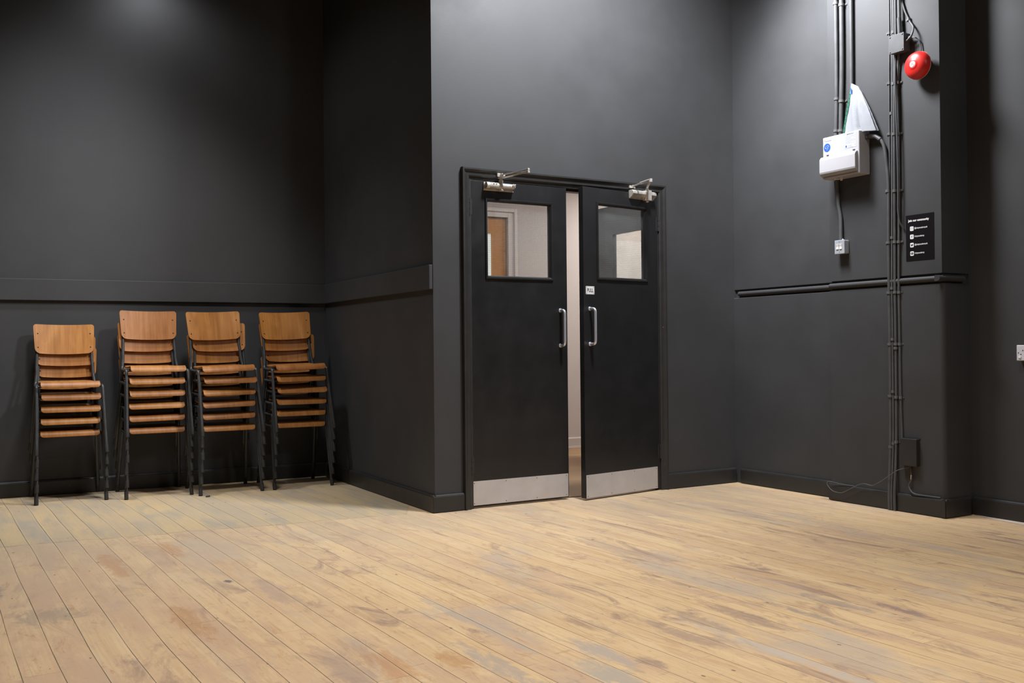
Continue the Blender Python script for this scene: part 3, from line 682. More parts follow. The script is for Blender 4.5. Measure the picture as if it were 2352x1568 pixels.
# ------------------------------------------------------------------ chairs
def chair_proto():
    root = empty('school_chair')
    # seat: y from front lip (.055) to rear (.40); rear is +y
    bm = bmesh.new(); NV, NU, th = 34, 20, .0105
    def mid(t):                                                     # t 0 front lip .. 1 rear : (y, z)
        if t < .22:
            a = t / .22 * math.radians(78); r = .039
            return (.058 + r - r * math.cos(a), .473 - r + r * math.sin(a))
        s = (t - .22) / .78
        y0, z0 = .058 + .039 - .039 * math.cos(math.radians(78)), .473 - .039 + .039 * math.sin(math.radians(78))
        return (y0 + s * (.378 - y0), z0 + .002 * math.sin(s * PI) * 0 + (-.012) * math.sin(s * PI * .8) + .006 * s)
    top, bot = [], []
    for i in range(NV + 1):
        t = .75 * (i / NV) ** 2 + .25 * (i / NV); y, z = mid(t); y2, z2 = mid(min(1, t + .01)); y3, z3 = mid(max(0, t - .01))
        ty, tz = y2 - y3, z2 - z3; l = math.hypot(ty, tz); ny, nz = -tz / l, ty / l
        arc = t * .385
        hw = .184 - .012 * t
        cr = .028
        if arc < cr: hw -= cr - math.sqrt(max(0, cr * cr - (cr - arc) ** 2))
        if .385 - arc < .045: q = .045 - (.385 - arc); hw -= .045 - math.sqrt(max(0, .045 ** 2 - q * q))
        rt, rb = [], []
        for j in range(NU + 1):
            u = -1 + 2 * j / NU; x = u * hw; dish = -.006 * (1 - u * u) * math.sin(min(1, max(0, (t - .1) / .9)) * PI)
            rt.append(bm.verts.new((x, y + ny * th / 2, z + nz * th / 2 + dish))); rb.append(bm.verts.new((x, y - ny * th / 2, z - nz * th / 2 + dish)))
        top.append(rt); bot.append(rb)
    for g in (top, bot):
        for i in range(NV):
            for j in range(NU): bm.faces.new((g[i][j], g[i][j + 1], g[i + 1][j + 1], g[i + 1][j]))
    for i in range(NV):
        for j in (0, NU): bm.faces.new((top[i][j], top[i + 1][j], bot[i + 1][j], bot[i][j]))
    for j in range(NU):
        for i in (0, NV): bm.faces.new((top[i][j], top[i][j + 1], bot[i][j + 1], bot[i][j]))
    obj('seat', bm, M['ply'], root, smooth=40, bevel=.002)
    # backrest
    bm = bmesh.new(); NU, NV = 24, 24; z0, z1 = .663, .866; front, back = [], []
    lean = .23
    def yb(x, z): return .372 + (z - .52) * lean - .0104 - .0048 - .016 * ((x / .195) ** 2 - .73)
    for i in range(NV + 1):
        v = .5 - .5 * math.cos(PI * i / NV); rf, rb = [], []
        z = z0 + (z1 - z0) * v
        hw0 = .186 + .009 * v
        rr = .040 if v < .5 else .020; dd = (z - z0) if v < .5 else (z1 - z)
        hw = hw0 - (rr - math.sqrt(max(0, rr * rr - (rr - dd) ** 2)) if dd < rr else 0)
        for j in range(NU + 1):
            u = -1 + 2 * j / NU; x = u * hw
            sag = .004 * (1 - u * u) * (1 - 2 * v)                   # bottom edge bows down, top edge bows down less
            y = yb(x, z)
            zz = z - (.006 * (1 - u * u) if v < .5 else .005 * (1 - u * u)) * abs(2 * v - 1)
            rf.append(bm.verts.new((x, y - .0045, zz))); rb.append(bm.verts.new((x, y + .0045, zz)))
        front.append(rf); back.append(rb)
    for g in (front, back):
        for i in range(NV):
            for j in range(NU): bm.faces.new((g[i][j], g[i][j + 1], g[i + 1][j + 1], g[i + 1][j]))
    for i in range(NV):
        for j in (0, NU): bm.faces.new((front[i][j], front[i + 1][j], back[i + 1][j], back[i][j]))
    for j in range(NU):
        for i in (0, NV): bm.faces.new((front[i][j], front[i][j + 1], back[i][j + 1], back[i][j]))
    bk = obj('backrest', bm, M['ply'], root, smooth=40, bevel=.0018)
    for sx in (-1, 1):
        for zz in (.708, .803):
            x = sx * .167; y = yb(x, zz) - .0045
            bm = bmesh.new(); lathe(bm, [(0, -.0030), (.003, -.0026), (.0048, -.0008), (.005, .0006)], 12, F=lambda p, h, q, x=x, y=y, zz=zz: Vector((x + p, y + h, zz - .002 + q)))
            obj('bolt', bm, M['screw'], bk, smooth=60)
    r = .0104
    for s in (-1, 1):
        F0 = Vector((s * .2135, 0.0, .0)); F1 = Vector((s * .203, .097, .415))
        d = (F1 - F0).normalized()
        lg = obj('leg', tubem([F0 + d * .02, F1], r, 12), M['tube'], root, smooth=60)
        obj('rubber_foot', tubem([F0 + Vector((0, 0, .0005)), F0 + d * .004, F0 + d * .055], [.0122, .0135, .0130], 14), M['rubber'], lg, smooth=50)
        # side tube: continues from the leg, along the seat, up into the back
        K = [F1, F1 + d * .030, Vector((s * .199, .20, .443)), Vector((s * .188, .352, .446)), Vector((s * .179, .372, .52)), Vector((s * .166, .372 + .23 * .325, .845))]
        obj('side_tube', tubem(fillet(K, .035, 7), r, 12), M['tube'], root, smooth=60)
        B1 = Vector((s * .191, .322, .440)); B0 = Vector((s * .212, .445, 0))
        d = (B1 - B0).normalized()
        lg = obj('leg', tubem([B0 + d * .02, B1], r, 12), M['tube'], root, smooth=60)
        obj('rubber_foot', tubem([B0 + Vector((0, 0, .0005)), B0 + d * .004, B0 + d * .055], [.0122, .0135, .0130], 14), M['rubber'], lg, smooth=50)
    obj('crossbar', tubem([(-.197, .15, .443), (.197, .15, .443)], .0075, 10), M['tube'], root, smooth=60)
    obj('crossbar', tubem([(-.188, .33, .445), (.188, .33, .445)], .0075, 10), M['tube'], root, smooth=60)
    return root
def copy_tree(o, parent=None):
    c = o.copy(); C.objects.link(c); c.parent = parent
    if parent: c.matrix_parent_inverse = o.matrix_parent_inverse.copy()
    for ch in list(o.children): copy_tree(ch, c)
    return c
proto = chair_proto(); used = False
which = ['leftmost chair stack', 'second chair stack from the left', 'third chair stack from the left', 'rightmost chair stack']
ords = {5: ['bottom', 'second from bottom', 'middle', 'second from top', 'topmost'], 6: ['bottom', 'second from bottom', 'third from bottom', 'third from top', 'second from top', 'topmost']}
# foot centre x, y of the front legs, dz, per chair (dx, yaw deg, roll deg)
stacks = [((.587, 7.097), .0815, [(0, .8, 0), (.002, 1.0, .1), (.000, .2, .4), (.002, 1.6, .5), (.000, 2.0, .2)]),
          ((1.130, 7.030), .0845, [(0, .6, 0), (.003, 1.0, -.5), (-.002, .8, -.2), (.002, 3.4, 0), (-.002, 3.2, .2), (.0, 2.4, .5)]),
          ((1.597, 6.935), .0835, [(0, 1.2, 0), (.003, 1.4, -.5), (.006, 2.4, -.9), (.006, 4.2, -.6), (.004, 1.0, -.1), (.002, 3.5, -1.4)]),
          ((2.112, 6.940), .0838, [(0, .6, 0), (.002, .4, -.2), (.004, .6, -.1), (.004, -1.2, -.2), (.006, 2.6, -1.0), (.002, 1.2, -1.5)])]
for si, ((fx, fy), dz, per) in enumerate(stacks):
    n = len(per)
    for k, (dx, yaw, roll) in enumerate(per):
        c = proto if not used else copy_tree(proto)
        used = True
        c.location = (fx + dx, fy - .012 * k, k * dz); c.rotation_euler = (0, math.radians(roll), math.radians(yaw))
        extra = {'topmost': ', its whole backrest showing', 'bottom': ', standing on the floor'}.get(ords[n][k], '')
        tag(c, 'plywood school chair, %s in the %s%s' % (ords[n][k], which[si], extra), 'chair', 'stacked plywood school chairs along the black wall')

# ------------------------------------------------------------------ things on the pier
def wall_root(name, s, z):
    """empty on the pier face; local x = towards the camera along the wall, local y = into the wall, z up"""
    p = PW(s, 0, z); return empty(name, p, -PI / 2 - AR * -1 * -1)
ROTP = math.atan2(-math.cos(AR), -math.sin(AR))                      # direction of +s in world
def wroot(name, s, z):
    return empty(name, PW(s, 0, z), ROTP)
# in local space of wroot: +x = +s, +y = ... outwards is local -y (rotating +x to -Y world gives +y to +X = into the wall)
# conduits
def conduit(name, pts, r, label, cat='conduit', m='conduit', clips=(), smooth=True, group=None, cap=None):
    P3 = [PW(s, n, z) for s, n, z in pts]
    path = smoothpath(P3, 5) if smooth and len(P3) > 2 else P3
    o = obj(name, tubem(path, r, 14), M[m], smooth=60); tag(o, label, cat, group)
    for (s, z, n, side) in clips:
        bm = bmesh.new(); R2 = r + .0036
        tube(bm, [PW(s, n, z - .008), PW(s, n, z + .008)], R2, 16)
        bx(bm, s - R2 if side > 0 else s - R2 - .013, s + R2 + (.013 if side > 0 else 0), 0, .004, z - .006, z + .006, F=PW)
        tube(bm, [PW(s + side * (R2 + .007), .003, z), PW(s + side * (R2 + .007), .008, z)], .0035, 8)
        obj('saddle_clip', bm, M['clip'], o, smooth=40)
    return o
ZTOP = 3.6
conduit('conduit', [(1.000, .020, ZTOP), (1.000, .020, 2.86), (.998, .020, 2.55), (.990, .020, 2.322)], .0135, 'left thick black conduit running down into the white fuse box', clips=[(1.000, 3.173, .02, -1), (.998, 2.564, .02, -1), (.992, 2.362, .02, -1)])
conduit('conduit', [(1.044, .020, ZTOP), (1.044, .020, 2.86), (1.036, .020, 2.55), (1.028, .020, 2.322)], .0145, 'middle of the three thick black conduits above the white fuse box', clips=[(1.044, 3.150, .02, 1), (1.037, 2.541, .02, 1), (1.029, 2.356, .02, 1)])
conduit('conduit', [(1.120, .018, ZTOP), (1.118, .018, 2.91), (1.116, .018, 2.64), (1.112, .018, 2.322)], .0120, 'right black conduit above the fuse box, ending behind the plastic wallet', clips=[(1.120, 3.185, .018, 1)])
conduit('conduit', [(.996, .020, 2.05), (1.000, .018, 1.90), (1.016, .016, 1.80), (1.020, .020, 1.664)], .0115, 'short black conduit from fuse box down to grey light switch')
# flexible conduit: gland at the box side, bending down to the floor
o = conduit('flexible_conduit', [(1.232, .032, 2.272), (1.262, .032, 2.276), (1.298, .028, 2.269), (1.334, .022, 2.238), (1.356, .018, 2.184), (1.368, .014, 2.077), (1.376, .011, 1.93), (1.372, .011, 1.50), (1.374, .011, 1.0), (1.370, .011, .45), (1.370, .028, .12), (1.370, .028, .004)], .0100,
            'grey-black conduit bending out of fuse box side and down to the floor', clips=[(1.372, 1.925, .011, -1), (1.372, 1.613, .011, -1), (1.372, 1.310, .011, -1), (1.373, .999, .011, -1), (1.372, .686, .011, -1), (1.370, .379, .011, -1)])
bm = bmesh.new(); tube(bm, [PW(1.233, .032, 2.272), PW(1.254, .032, 2.275)], .0165, 12); tube(bm, [PW(1.254, .032, 2.275), PW(1.300, .028, 2.268), PW(1.330, .023, 2.243)], .0135, 14)
obj('cable_gland', bm, M['conduit'], o, smooth=40)
conduit('cable', [(1.393, .006, ZTOP), (1.390, .006, 2.86), (1.386, .006, 2.55), (1.382, .006, 1.96)], .0048, 'thin black cable leftmost of the bundle beside the junction box', 'cable', clips=[(1.390, 2.877, .006, -1), (1.386, 2.575, .006, -1), (1.384, 2.268, .006, -1)])
conduit('conduit', [(1.406, .009, ZTOP), (1.411, .009, 2.88), (1.404, .009, 2.2), (1.401, .009, 1.92), (1.392, .009, 1.37), (1.392, .009, 1.10), (1.389, .009, .45), (1.388, .030, .12), (1.388, .030, .004)], .0072, 'thin black conduit, left one running full height to the floor', clips=[(1.401, 2.388, .009, -1), (1.396, 1.640, .009, -1), (1.392, 1.335, .009, -1), (1.391, 1.028, .009, -1), (1.390, .713, .009, -1), (1.389, .401, .009, -1)])
conduit('conduit', [(1.421, .010, ZTOP), (1.426, .010, 2.84), (1.421, .010, 2.2), (1.419, .010, 1.92), (1.413, .010, 1.37), (1.414, .010, 1.10), (1.411, .010, .45), (1.410, .032, .12), (1.410, .032, .004)], .0088, 'black conduit passing behind the junction box down to the floor', clips=[(1.425, 2.872, .010, 1), (1.421, 2.563, .010, 1), (1.420, 2.260, .010, 1), (1.419, 1.919, .010, 1), (1.416, 1.612, .010, 1), (1.413, 1.310, .010, 1), (1.414, .999, .010, 1), (1.414, .975, .010, 1), (1.413, .680, .010, 1), (1.411, .411, .010, 1)])
conduit('conduit', [(1.450, .022, ZTOP), (1.449, .022, 2.838)], .0085, 'black conduit entering the junction box top, left', smooth=False)
tube_c = conduit('conduit', [(1.468, .024, ZTOP), (1.478, .024, 2.838)], .0090, 'black conduit entering the junction box top, right', smooth=False)
bm = bmesh.new(); tube(bm, [PW(1.474, .024, 2.94), PW(1.478, .024, 2.836)], .0125, 14); obj('coupler', bm, M['conduit'], tube_c, smooth=40)
conduit('conduit', [(1.466, .020, 2.735), (1.452, .012, 2.60), (1.450, .010, 2.2), (1.449, .010, 1.91), (1.440, .010, 1.36), (1.442, .010, 1.10), (1.444, .010, .70), (1.452, .010, .437)], .0072, 'black conduit from junction box down to the low black box', clips=[(1.452, 2.561, .012, 1), (1.450, 2.256, .010, 1), (1.449, 1.917, .010, 1), (1.444, 1.610, .010, 1), (1.441, 1.308, .010, 1), (1.442, .999, .010, 1), (1.444, .679, .010, 1)])
conduit('cable', [(1.443, .020, 2.735), (1.447, .030, 2.54), (1.456, .030, 2.2), (1.458, .030, 1.91), (1.455, .028, 1.80), (1.461, .024, 1.73), (1.470, .014, 1.70), (1.474, .010, 1.692)], .0055, 'cut black cable hanging from the junction box, ending left of the poster', 'cable')
o = conduit('cable', [(1.477, .010, ZTOP), (1.480, .010, 3.12), (1.497, .010, 3.00), (1.535, .010, 2.91), (1.566, .018, 2.862), (1.576, .036, 2.828), (1.568, .044, 2.80), (1.545, .044, 2.785), (1.531, .036, 2.782)], .0060, 'black cable curving round into the side of the junction box', 'cable', clips=[(1.530, 2.918, .010, -1)])
conduit('cable', [(1.534, .020, 2.800), (1.575, .020, 2.797), (1.600, .016, 2.775), (1.610, .012, 2.741), (1.612, .012, 2.697)], .0036, 'thin black cable dropping from the junction box to the red bell', 'cable')

# junction box
jb = empty('junction_box', PW(1.430, 0, 2.730), 0)
def rel(o): 
    inv = Matrix.Translation(-o.location); return lambda s, n, z: inv @ PW(s, n, z)
Fj = rel(jb); tag(jb, 'square black metal junction box with screwed lid among the conduits', 'junction box')
obj('box_body', boxm(1.430, 1.5305, .001, .052, 2.730, 2.834, F=Fj), M['conduit'], jb, bevel=.002)
obj('lid', boxm(1.428, 1.5325, .052, .060, 2.728, 2.836, F=Fj), M['conduit'], jb, bevel=.0012)
for (s, z) in ((1.438, 2.738), (1.438, 2.826), (1.523, 2.738), (1.523, 2.826)):
    bm = bmesh.new(); lathe(bm, [(0, .0035), (.003, .003), (.0048, .0008), (.005, -.001)], 12, F=lambda p, h, q, s=s, z=z: Fj(s + p, .060 + h, z + q)); obj('lid_screw', bm, M['conduit'], jb, smooth=60)
bm = tubem([Fj(1.530, .028, 2.800), Fj(1.556, .028, 2.801)], .0105, 8); obj('cable_gland', bm, M['conduit'], jb)
# low black box
lb = empty('low_black_box', PW(1.456, 0, .277)); Fl = rel(lb); tag(lb, 'black painted box low on the pier just above the skirting', 'box')
obj('box_body', boxm(1.456, 1.567, .001, .036, .279, .440, F=Fl), M['trimblack'], lb, bevel=.004, seg=3)
obj('top_flange', boxm(1.450, 1.574, .001, .006, .437, .443, F=Fl), M['trimblack'], lb)
bm = bmesh.new(); tube(bm, [Fl(1.512, .015, .279), Fl(1.512, .015, .262)], .008, 8); obj('cable_gland', bm, M['trimblack'], lb)
# loose wires
P3 = [PW(s, n, z) for s, n, z in [(1.505, .020, .268), (1.478, .026, .262), (1.432, .040, .244), (1.386, .044, .212), (1.326, .040, .172), (1.278, .036, .146), (1.249, .036, .134), (1.197, .040, .139), (1.164, .040, .132), (1.124, .040, .114), (1.080, .040, .090), (1.029, .040, .065), (.994, .040, .060), (.949, .042, .066), (.918, .044, .090), (.905, .044, .110), (.916, .040, .122), (.948, .034, .1205), (.985, .026, .1155), (1.04, .020, .1125), (1.10, .018, .1125)]]
o = obj('loose_wire', tubem(smoothpath(P3, 5), .0020, 8), M['clip'], smooth=60); tag(o, 'thin loose wire looping from low black box along the skirting', 'wire')
o = conduit('cable', [(1.512, .015, .264), (1.516, .015, .222), (1.513, .015, .190), (1.499, .016, .168), (1.502, .018, .148), (1.524, .022, .124), (1.556, .020, .1155), (1.64, .016, .1145), (1.708, .014, .1145)], .0042, 'black cable from low black box down onto the skirting top', 'cable')
bm = bmesh.new(); tube(bm, [PW(1.5155, .015, .225), PW(1.514, .015, .200)], .0048, 8); obj('bare_spot', bm, simple('bare_copper', (.55, .40, .28), .6), o)
# consumer unit (white fuse box)
fb = empty('fuse_box', PW(.952, 0, 2.048)); Ff = rel(fb); tag(fb, 'white plastic fuse box with blue round sticker mounted on the pier', 'fuse box')
S0, S1, Z0, Z1 = .952, 1.236, 2.048, 2.314
obj('box_body', boxm(S0, S1, .001, .100, Z0, Z1, F=Ff), M['whiteplastic'], fb, bevel=.007, seg=4)
# projecting hinged cover: rounded trapezoid section
bm = bmesh.new()
sec = [(.100, 2.062), (.113, 2.066), (.124, 2.080), (.127, 2.090), (.127, 2.166), (.124, 2.176), (.112, 2.188), (.100, 2.190)]
extrude_profile(bm, sec, .946, 1.226, Ff)
cv = obj('hinged_cover', bm, M['whiteplastic'], fb, bevel=.004, seg=3)
bm = bmesh.new(); extrude_profile(bm, [(.100, 2.053), (.104, 2.053), (.104, 2.060), (.100, 2.060)], .952, 1.230, Ff); obj('lower_lip', bm, M['whiteplastic'], fb, bevel=.0015)
for s in (.985, 1.190): obj('cover_catch', boxm(s, s + .016, .100, .104, 2.194, 2.200, F=Ff), M['ink'], fb)
bm = bmesh.new(); lathe(bm, [(0, .0006), (.026, .0006), (.0265, 0)], 32, F=lambda p, h, q: Ff(.988 + p, .1005 + h, 2.247 + q))
st = obj('blue_round_sticker', bm, M['blue'], fb); st['label'] = 'round blue sticker'
bm = bmesh.new()
for a, r_ in ((.0, .009), (2.1, .009), (4.2, .009)):
    cx, cz = .988 + .006 * math.cos(a + .5), 2.247 + .006 * math.sin(a + .5)
    pts = [Ff(cx + r_ * math.cos(t) * .9, .1016, cz + r_ * math.sin(t)) for t in [a + k * .35 for k in range(10)]]
    tube(bm, pts, .0008, 6)
obj('sticker_mark', bm, M['offwhite'], st)
text_obj('fuse_box_name', 'Fusebox', .0165, lambda x, y: Ff(.966 + x, .1008, 2.285 + y), M['inkgrey'], fb)
lbm = obj('printed_label', boxm(1.128, 1.214, .1004, .1008, 2.216, 2.306, F=Ff), M['paper'], fb); lbm['label'] = 'white printed instruction label'
text_obj('label_heading', 'IMPORTANT', .0098, lambda x, y: Ff(1.171 + x, .1012, 2.297 + y), M['ink'], lbm, align='CENTER', bold=.0002)
bm = bmesh.new()
for r_ in range(9):
    z = 2.291 - r_ * .0058; e_ = 1.210 if r_ % 4 != 3 else 1.178; s = 1.132
    while s < e_:
        l_ = random.uniform(.004, .011); bx(bm, s, min(e_, s + l_), .1009, .1011, z - .0011, z + .0011, F=Ff); s += l_ + .0018
obj('label_print', bm, M['inkgrey'], lbm)
obj('blue_square', boxm(1.133, 1.144, .1009, .1011, 2.221, 2.233, F=Ff), M['blue'], lbm)
bm = bmesh.new(); bx(bm, 1.156, 1.184, .1009, .1011, 2.226, 2.229, F=Ff); bx(bm, 1.150, 1.190, .1009, .1011, 2.219, 2.2205, F=Ff); bx(bm, 1.202, 1.205, .1009, .1011, 2.224, 2.236, F=Ff); obj('label_print', bm, M['inkgrey'], lbm)
bm = bmesh.new(); prism(bm, [(1.055, .06), (1.075, .062), (1.068, .075)], 2.030, 2.0485, F=Ff); tube(bm, [Ff(1.02, .07, 2.046), Ff(1.06, .07, 2.040)], .004, 8); obj('knockout_tab', bm, M['rocker'], fb)
# plastic wallet of papers standing on the fuse box
wl = empty('plastic_wallet', PW(1.10, .05, 2.315)); Fw = rel(wl); tag(wl, 'crumpled clear plastic wallet of printed papers standing on the fuse box', 'document wallet')
def sheet(pts, nl, F, off=0.0, curl=.012, n=14):
    """triangular folded sheet: base left/right, apex band; pts in (s, n, z)"""
    bl, br_, tr, tl = pts; bm = bmesh.new(); g = []
    for i in range(n + 1):
        t = i / n; row = []
        for j in range(n + 1):
            u = j / n
            a = Vector(bl) * (1 - t) + Vector(tl) * t; b = Vector(br_) * (1 - t) + Vector(tr) * t
            edge = .010 * math.sin(t * PI) * u                       # right edge bulges outward
            p = a * (1 - u) + b * u
            p.y += off + curl * math.sin(u * PI) * (1 - t * .6) + .004 * math.sin(u * 19 + t * 5) * (1 - t) + .0022 * math.sin(u * 31 - t * 23) * math.sin(t * 17 + u * 7)
            p.x += edge
            row.append(bm.verts.new(F(*p)))
        g.append(row)
    for i in range(n):
        for j in range(n): bm.faces.new((g[i][j], g[i][j + 1], g[i + 1][j + 1], g[i + 1][j]))
    bmesh.ops.solidify(bm, geom=bm.faces[:], thickness=.0006)
    return bm
obj('front_sleeve', sheet([(1.094, .062, 2.3165), (1.322, .052, 2.2985), (1.176, .036, 2.602), (1.128, .036, 2.632)], 0, Fw, curl=.020), M['wallet'], wl, smooth=60)['label'] = 'glossy clear plastic front'
pp = obj('folded_papers', sheet([(1.100, .056, 2.3165), (1.310, .047, 2.304), (1.170, .033, 2.592), (1.136, .033, 2.620)], 0, Fw, curl=.016), M['paper'], wl, smooth=60)
obj('back_sleeve', sheet([(1.094, .040, 2.3165), (1.325, .030, 2.2985), (1.176, .031, 2.602), (1.128, .031, 2.632)], 0, Fw, curl=.002), M['wallet'], wl, smooth=60)
bm = bmesh.new(); a = Vector((1.080, .064, 2.317)); b = Vector((1.124, .038, 2.600)); wv = Vector((.013, 0, 0))
vs = []
for k in range(13):
    t = k / 12; p = a.lerp(b, t); p.y += .004 * math.sin(t * PI); vs.append((bm.verts.new(Fw(p.x, p.y, p.z)), bm.verts.new(Fw(p.x + .015, p.y + .001, p.z))))
for p, q in zip(vs, vs[1:]): bm.faces.new((p[0], p[1], q[1], q[0]))
bmesh.ops.solidify(bm, geom=bm.faces[:], thickness=.0005)
gs = obj('punched_strip', bm, M['green'], wl); gs['label'] = 'green punched filing strip'
bm = bmesh.new()
for k in range(11):
    t = (k + .5) / 11; p = a.lerp(b, t); p.y += .004 * math.sin(t * PI) + .0012
    lathe(bm, [(0, .0004), (.0032, .0004), (.0032, 0)], 10, F=lambda c_, h, d_, p=p: Fw(p.x + .0075 + c_, p.y + h, p.z + d_))
obj('punch_holes', bm, M['darkhole'], gs)
bm = bmesh.new()
for k in range(12):
    z = 2.355 + k * .0125; wd = .011 - .0004 * k + (.004 if k % 3 == 0 else 0); sx = 1.205 - (z - 2.355) * .20
    bx(bm, sx - wd, sx + wd, .0805, .0810, z, z + .0022, F=Fw)
bx(bm, 1.204, 1.2055, .0805, .081, 2.330, 2.348, F=Fw)
obj('paper_print', bm, M['inkgrey'], wl)
bm = bmesh.new(); prism(bm, [(1.137, 2.560), (1.146, 2.560), (1.143, 2.592), (1.136, 2.602)], 0, 1, F=lambda s, z, n: Fw(s, .052 + .0005 * n, z)); obj('blue_logo_patch', bm, M['blue'], wl)
# alarm bell
bl = empty('alarm_bell', PW(1.626, 0, 2.614)); Fb = rel(bl); tag(bl, 'round red fire alarm bell mounted high on the pier', 'alarm bell')
FB = lambda p, h, q: Fb(1.626 + p, h, 2.614 + q)
bm = bmesh.new(); lathe(bm, [(0, .001), (.048, .001), (.052, .006), (.052, .040), (.046, .046), (0, .046)], 36, F=FB); obj('back_box', bm, M['trimblack'], bl, smooth=40)
bm = bmesh.new(); prof = [(.079, .048), (.0805, .050)] + [(.0805 * math.cos(a) ** .75 if a < PI / 2 else 0, .052 + .052 * math.sin(a)) for a in [k / 14 * PI / 2 for k in range(0, 14)]] + [(.020, .1045), (.012, .106), (0, .1062)]
prof = [(.0785, .050), (.0805, .052), (.0800, .062), (.0775, .074), (.0715, .086), (.062, .095), (.050, .101), (.037, .1045), (.028, .1062), (.026, .1078), (.022, .1085), (0, .109)]
lathe(bm, prof, 56, F=FB); lathe(bm, [(.0785, .050), (.076, .056), (.060, .085), (0, .095)], 40, F=FB); obj('gong', bm, M['red'], bl, smooth=60)
bm = bmesh.new(); lathe(bm, [(.077, .0495), (.081, .0495), (.0816, .0515), (.0806, .054), (.077, .052)], 56, F=FB); obj('gong_rim', bm, M['bellrim'], bl, smooth=40)
bm = bmesh.new(); lathe(bm, [(0, .1098), (.0175, .1094), (.0185, .1086)], 36, F=FB); cs = obj('centre_badge', bm, M['white'], bl, smooth=40); cs['label'] = 'white round badge with red letter m'
bm = bmesh.new(); n_ = 28
pts = [FB(.0135 * math.cos(2 * PI * k / n_), .1101, .0135 * math.sin(2 * PI * k / n_)) for k in range(n_ + 1)]; tube(bm, pts, .0004, 6); obj('badge_ring', bm, M['red'], cs)
text_obj('badge_letter', 'm', .021, lambda x, y: FB(x * .82, .1101, y - .0055), M['red'], cs, align='CENTER', bold=.0005)
# poster
po = empty('poster', PW(1.488, 0, 1.491)); Fp = rel(po); tag(po, 'black poster headed Join our community on the pier', 'poster')
PS0, PS1, PZ0, PZ1 = 1.488, 1.677, 1.4908, 1.7602
obj('poster_sheet', boxm(PS0, PS1, .0006, .0022, PZ0, PZ1, F=Fp), M['posterblack'], po)
text_obj('heading', 'Join our community', .0178, lambda x, y: Fp(PS0 + .0175 + x * .97, .0026, 1.7215 + y), M['white'], po, bold=.0007)
def rrect(bm, s, z, w_, h_, r_, n=.0025, F=None):
    pts = []
    for cx, cz, a0 in ((s + w_ - r_, z + h_ - r_, 0), (s + r_, z + h_ - r_, 90), (s + r_, z + r_, 180), (s + w_ - r_, z + r_, 270)):
        for k in range(5):
            a = math.radians(a0 + k * 22.5); pts.append(bm.verts.new(F(cx + r_ * math.cos(a), n, cz + r_ * math.sin(a))))
    bm.faces.new(pts)
rows = [(1.6795, '@cityacademyuk', 'camera'), (1.6315, '/cityacademy', 'f'), (1.5825, '@cityacademyuk', 'bird'), (1.5325, '/cityacademy', 'play')]
for z, s_, ic in rows:
    bm = bmesh.new(); rrect(bm, PS0 + .0285, z - .0130, .0245, .0265, .005, F=Fp)
    icn = obj('icon_tile', bm, M['white'], po)
    cx, cz = PS0 + .0285 + .01225, z + .00025; bm = bmesh.new(); mm = M['posterblack']
    Q = lambda a, b: Fp(cx + a, .0028, cz + b)
    if ic == 'camera':
        mm = M['inkgrey']
        for r_, k_ in ((.0075, 24), (.0038, 24)):
            tube(bm, [Q(r_ * math.copysign(abs(math.cos(t)) ** (.5 if r_ > .005 else 1), math.cos(t)), r_ * math.copysign(abs(math.sin(t)) ** (.5 if r_ > .005 else 1), math.sin(t))) for t in [2 * PI * k / k_ for k in range(k_ + 1)]], .00035, 5)
        tube(bm, [Q(.0046, .0046), Q(.0052, .0046)], .0005, 5)
    elif ic == 'f':
        bm.free(); text_obj('icon_glyph', 'f', .021, lambda x, y: Q(x - .0005, y - .0072), mm, icn, bold=.0007, align='CENTER'); bm = None
    elif ic == 'bird':
        P_ = [(-.0085, .0050), (-.0065, .0052), (-.0028, .0030), (.0005, .0026), (.0010, .0046), (.0030, .0062), (.0052, .0056), (.0078, .0064), (.0068, .0040), (.0070, .0020), (.0058, -.0020), (.0030, -.0050), (-.0010, -.0064), (-.0050, -.0062), (-.0086, -.0044), (-.0058, -.0044), (-.0040, -.0034), (-.0066, -.0016), (-.0056, -.0012), (-.0080, .0008), (-.0068, .0010), (-.0086, .0030)]
        bm.faces.new([bm.verts.new(Q(a, b)) for a, b in P_])
    else:
        rrect(bm, cx - .0082, cz - .0062, .0164, .0124, .0035, n=.0028, F=Fp)
    if bm: gly = obj('icon_glyph', bm, mm, icn)
    if ic == 'play':
        bm = bmesh.new(); bm.faces.new([bm.verts.new(Fp(cx + a, .0031, cz + b)) for a, b in ((-.0025, .0035), (-.0025, -.0035), (.0040, 0))]); obj('icon_play', bm, M['white'], icn)
    text_obj('handle_text', s_, .0132, lambda x, y, z=z: Fp(PS0 + .0585 + x * .96, .0026, z - .0025 + y), M['white'], po, bold=.0002)
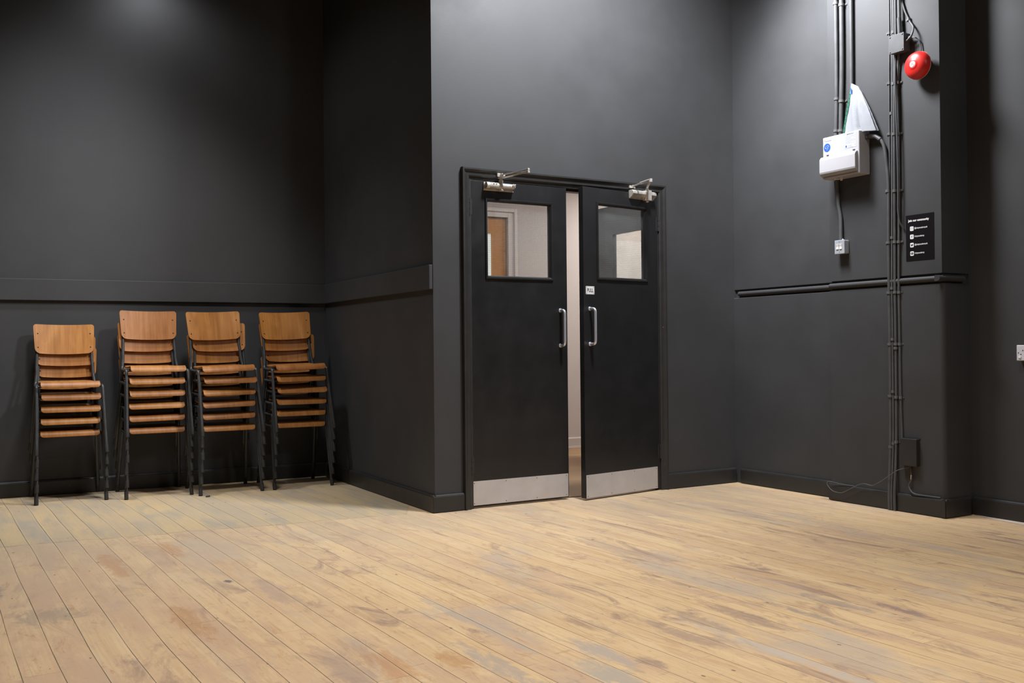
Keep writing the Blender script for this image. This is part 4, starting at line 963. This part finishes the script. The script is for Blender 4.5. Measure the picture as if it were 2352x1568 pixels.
# light switch
sw = empty('light_switch', PW(.992, 0, 1.572)); Fs = rel(sw); tag(sw, 'grey surface-mounted double light switch below the fuse box', 'light switch')
obj('back_box', boxm(.993, 1.068, .001, .040, 1.574, 1.658, F=Fs), M['greyswitch'], sw, bevel=.005, seg=3)
obj('switch_plate', boxm(.991, 1.0695, .040, .047, 1.572, 1.660, F=Fs), M['greyswitch'], sw, bevel=.004, seg=3)
for s in (1.006, 1.031):
    bm = bmesh.new(); extrude_profile(bm, [(.047, 1.602), (.051, 1.602), (.048, 1.618), (.051, 1.634), (.047, 1.634)], s, s + .019, Fs); obj('rocker', bm, M['rocker'], sw, bevel=.0008)
bm = bmesh.new()
for z in (1.584, 1.649): lathe(bm, [(0, .001), (.0022, .0008), (.0026, 0)], 8, F=lambda p, h, q, z=z: Fs(1.030 + p, .047 + h, z + q))
obj('plate_screws', bm, M['screw'], sw)
bm = bmesh.new(); prism(bm, [(1.032, 1.658), (1.052, 1.658), (1.047, 1.664), (1.045, 1.669), (1.043, 1.663)], 0, 1, F=lambda s, z, n: Fs(s, .030 + .004 * n, z)); obj('torn_rim', bm, M['white'], sw)
# socket at the right edge
so = empty('wall_socket', (X1N, 3.255, .90)); tag(so, 'white double wall socket cut off by the right edge', 'socket')
inv = Matrix.Translation(-so.location); FS = lambda y, n, z: inv @ Vector((X1N - n, y, z))
obj('back_box', boxm(3.257, 3.399, .001, .026, .902, .985, F=FS), M['whiteplastic'], so, bevel=.003)
obj('face_plate', boxm(3.255, 3.401, .026, .034, .900, .987, F=FS), M['offwhite'], so, bevel=.004, seg=3)
for y in (3.374, 3.262): obj('rocker', boxm(y, y + .014, .034, .038, .914, .926, F=FS), M['white'], so, bevel=.001)
bm = bmesh.new(); lathe(bm, [(0, .0012), (.0028, .001), (.003, 0)], 8, F=lambda p, h, q: FS(3.389 + p, .034 + h, .944 + q)); lathe(bm, [(0, .0012), (.0028, .001), (.003, 0)], 8, F=lambda p, h, q: FS(3.267 + p, .034 + h, .944 + q)); obj('plate_screws', bm, M['screw'], so)
bm = bmesh.new()
for c0 in (3.363, 3.293):
    for dy, dz in ((0, .022), (-.011, 0), (.011, 0)): bx(bm, c0 + dy - .003, c0 + dy + .003, .0335, .0345, .934 + dz - .002, .934 + dz + .004, F=FS)
obj('pin_slots', bm, M['darkhole'], so)
# small rubber piece on the floor in front of the chairs
o = obj('rubber_scrap', tubem([(1.402, 6.852, .0055), (1.430, 6.858, .0055)], .005, 10), M['rubber'], smooth=50); tag(o, 'small black rubber scrap on the floor before the third chair stack', 'debris')
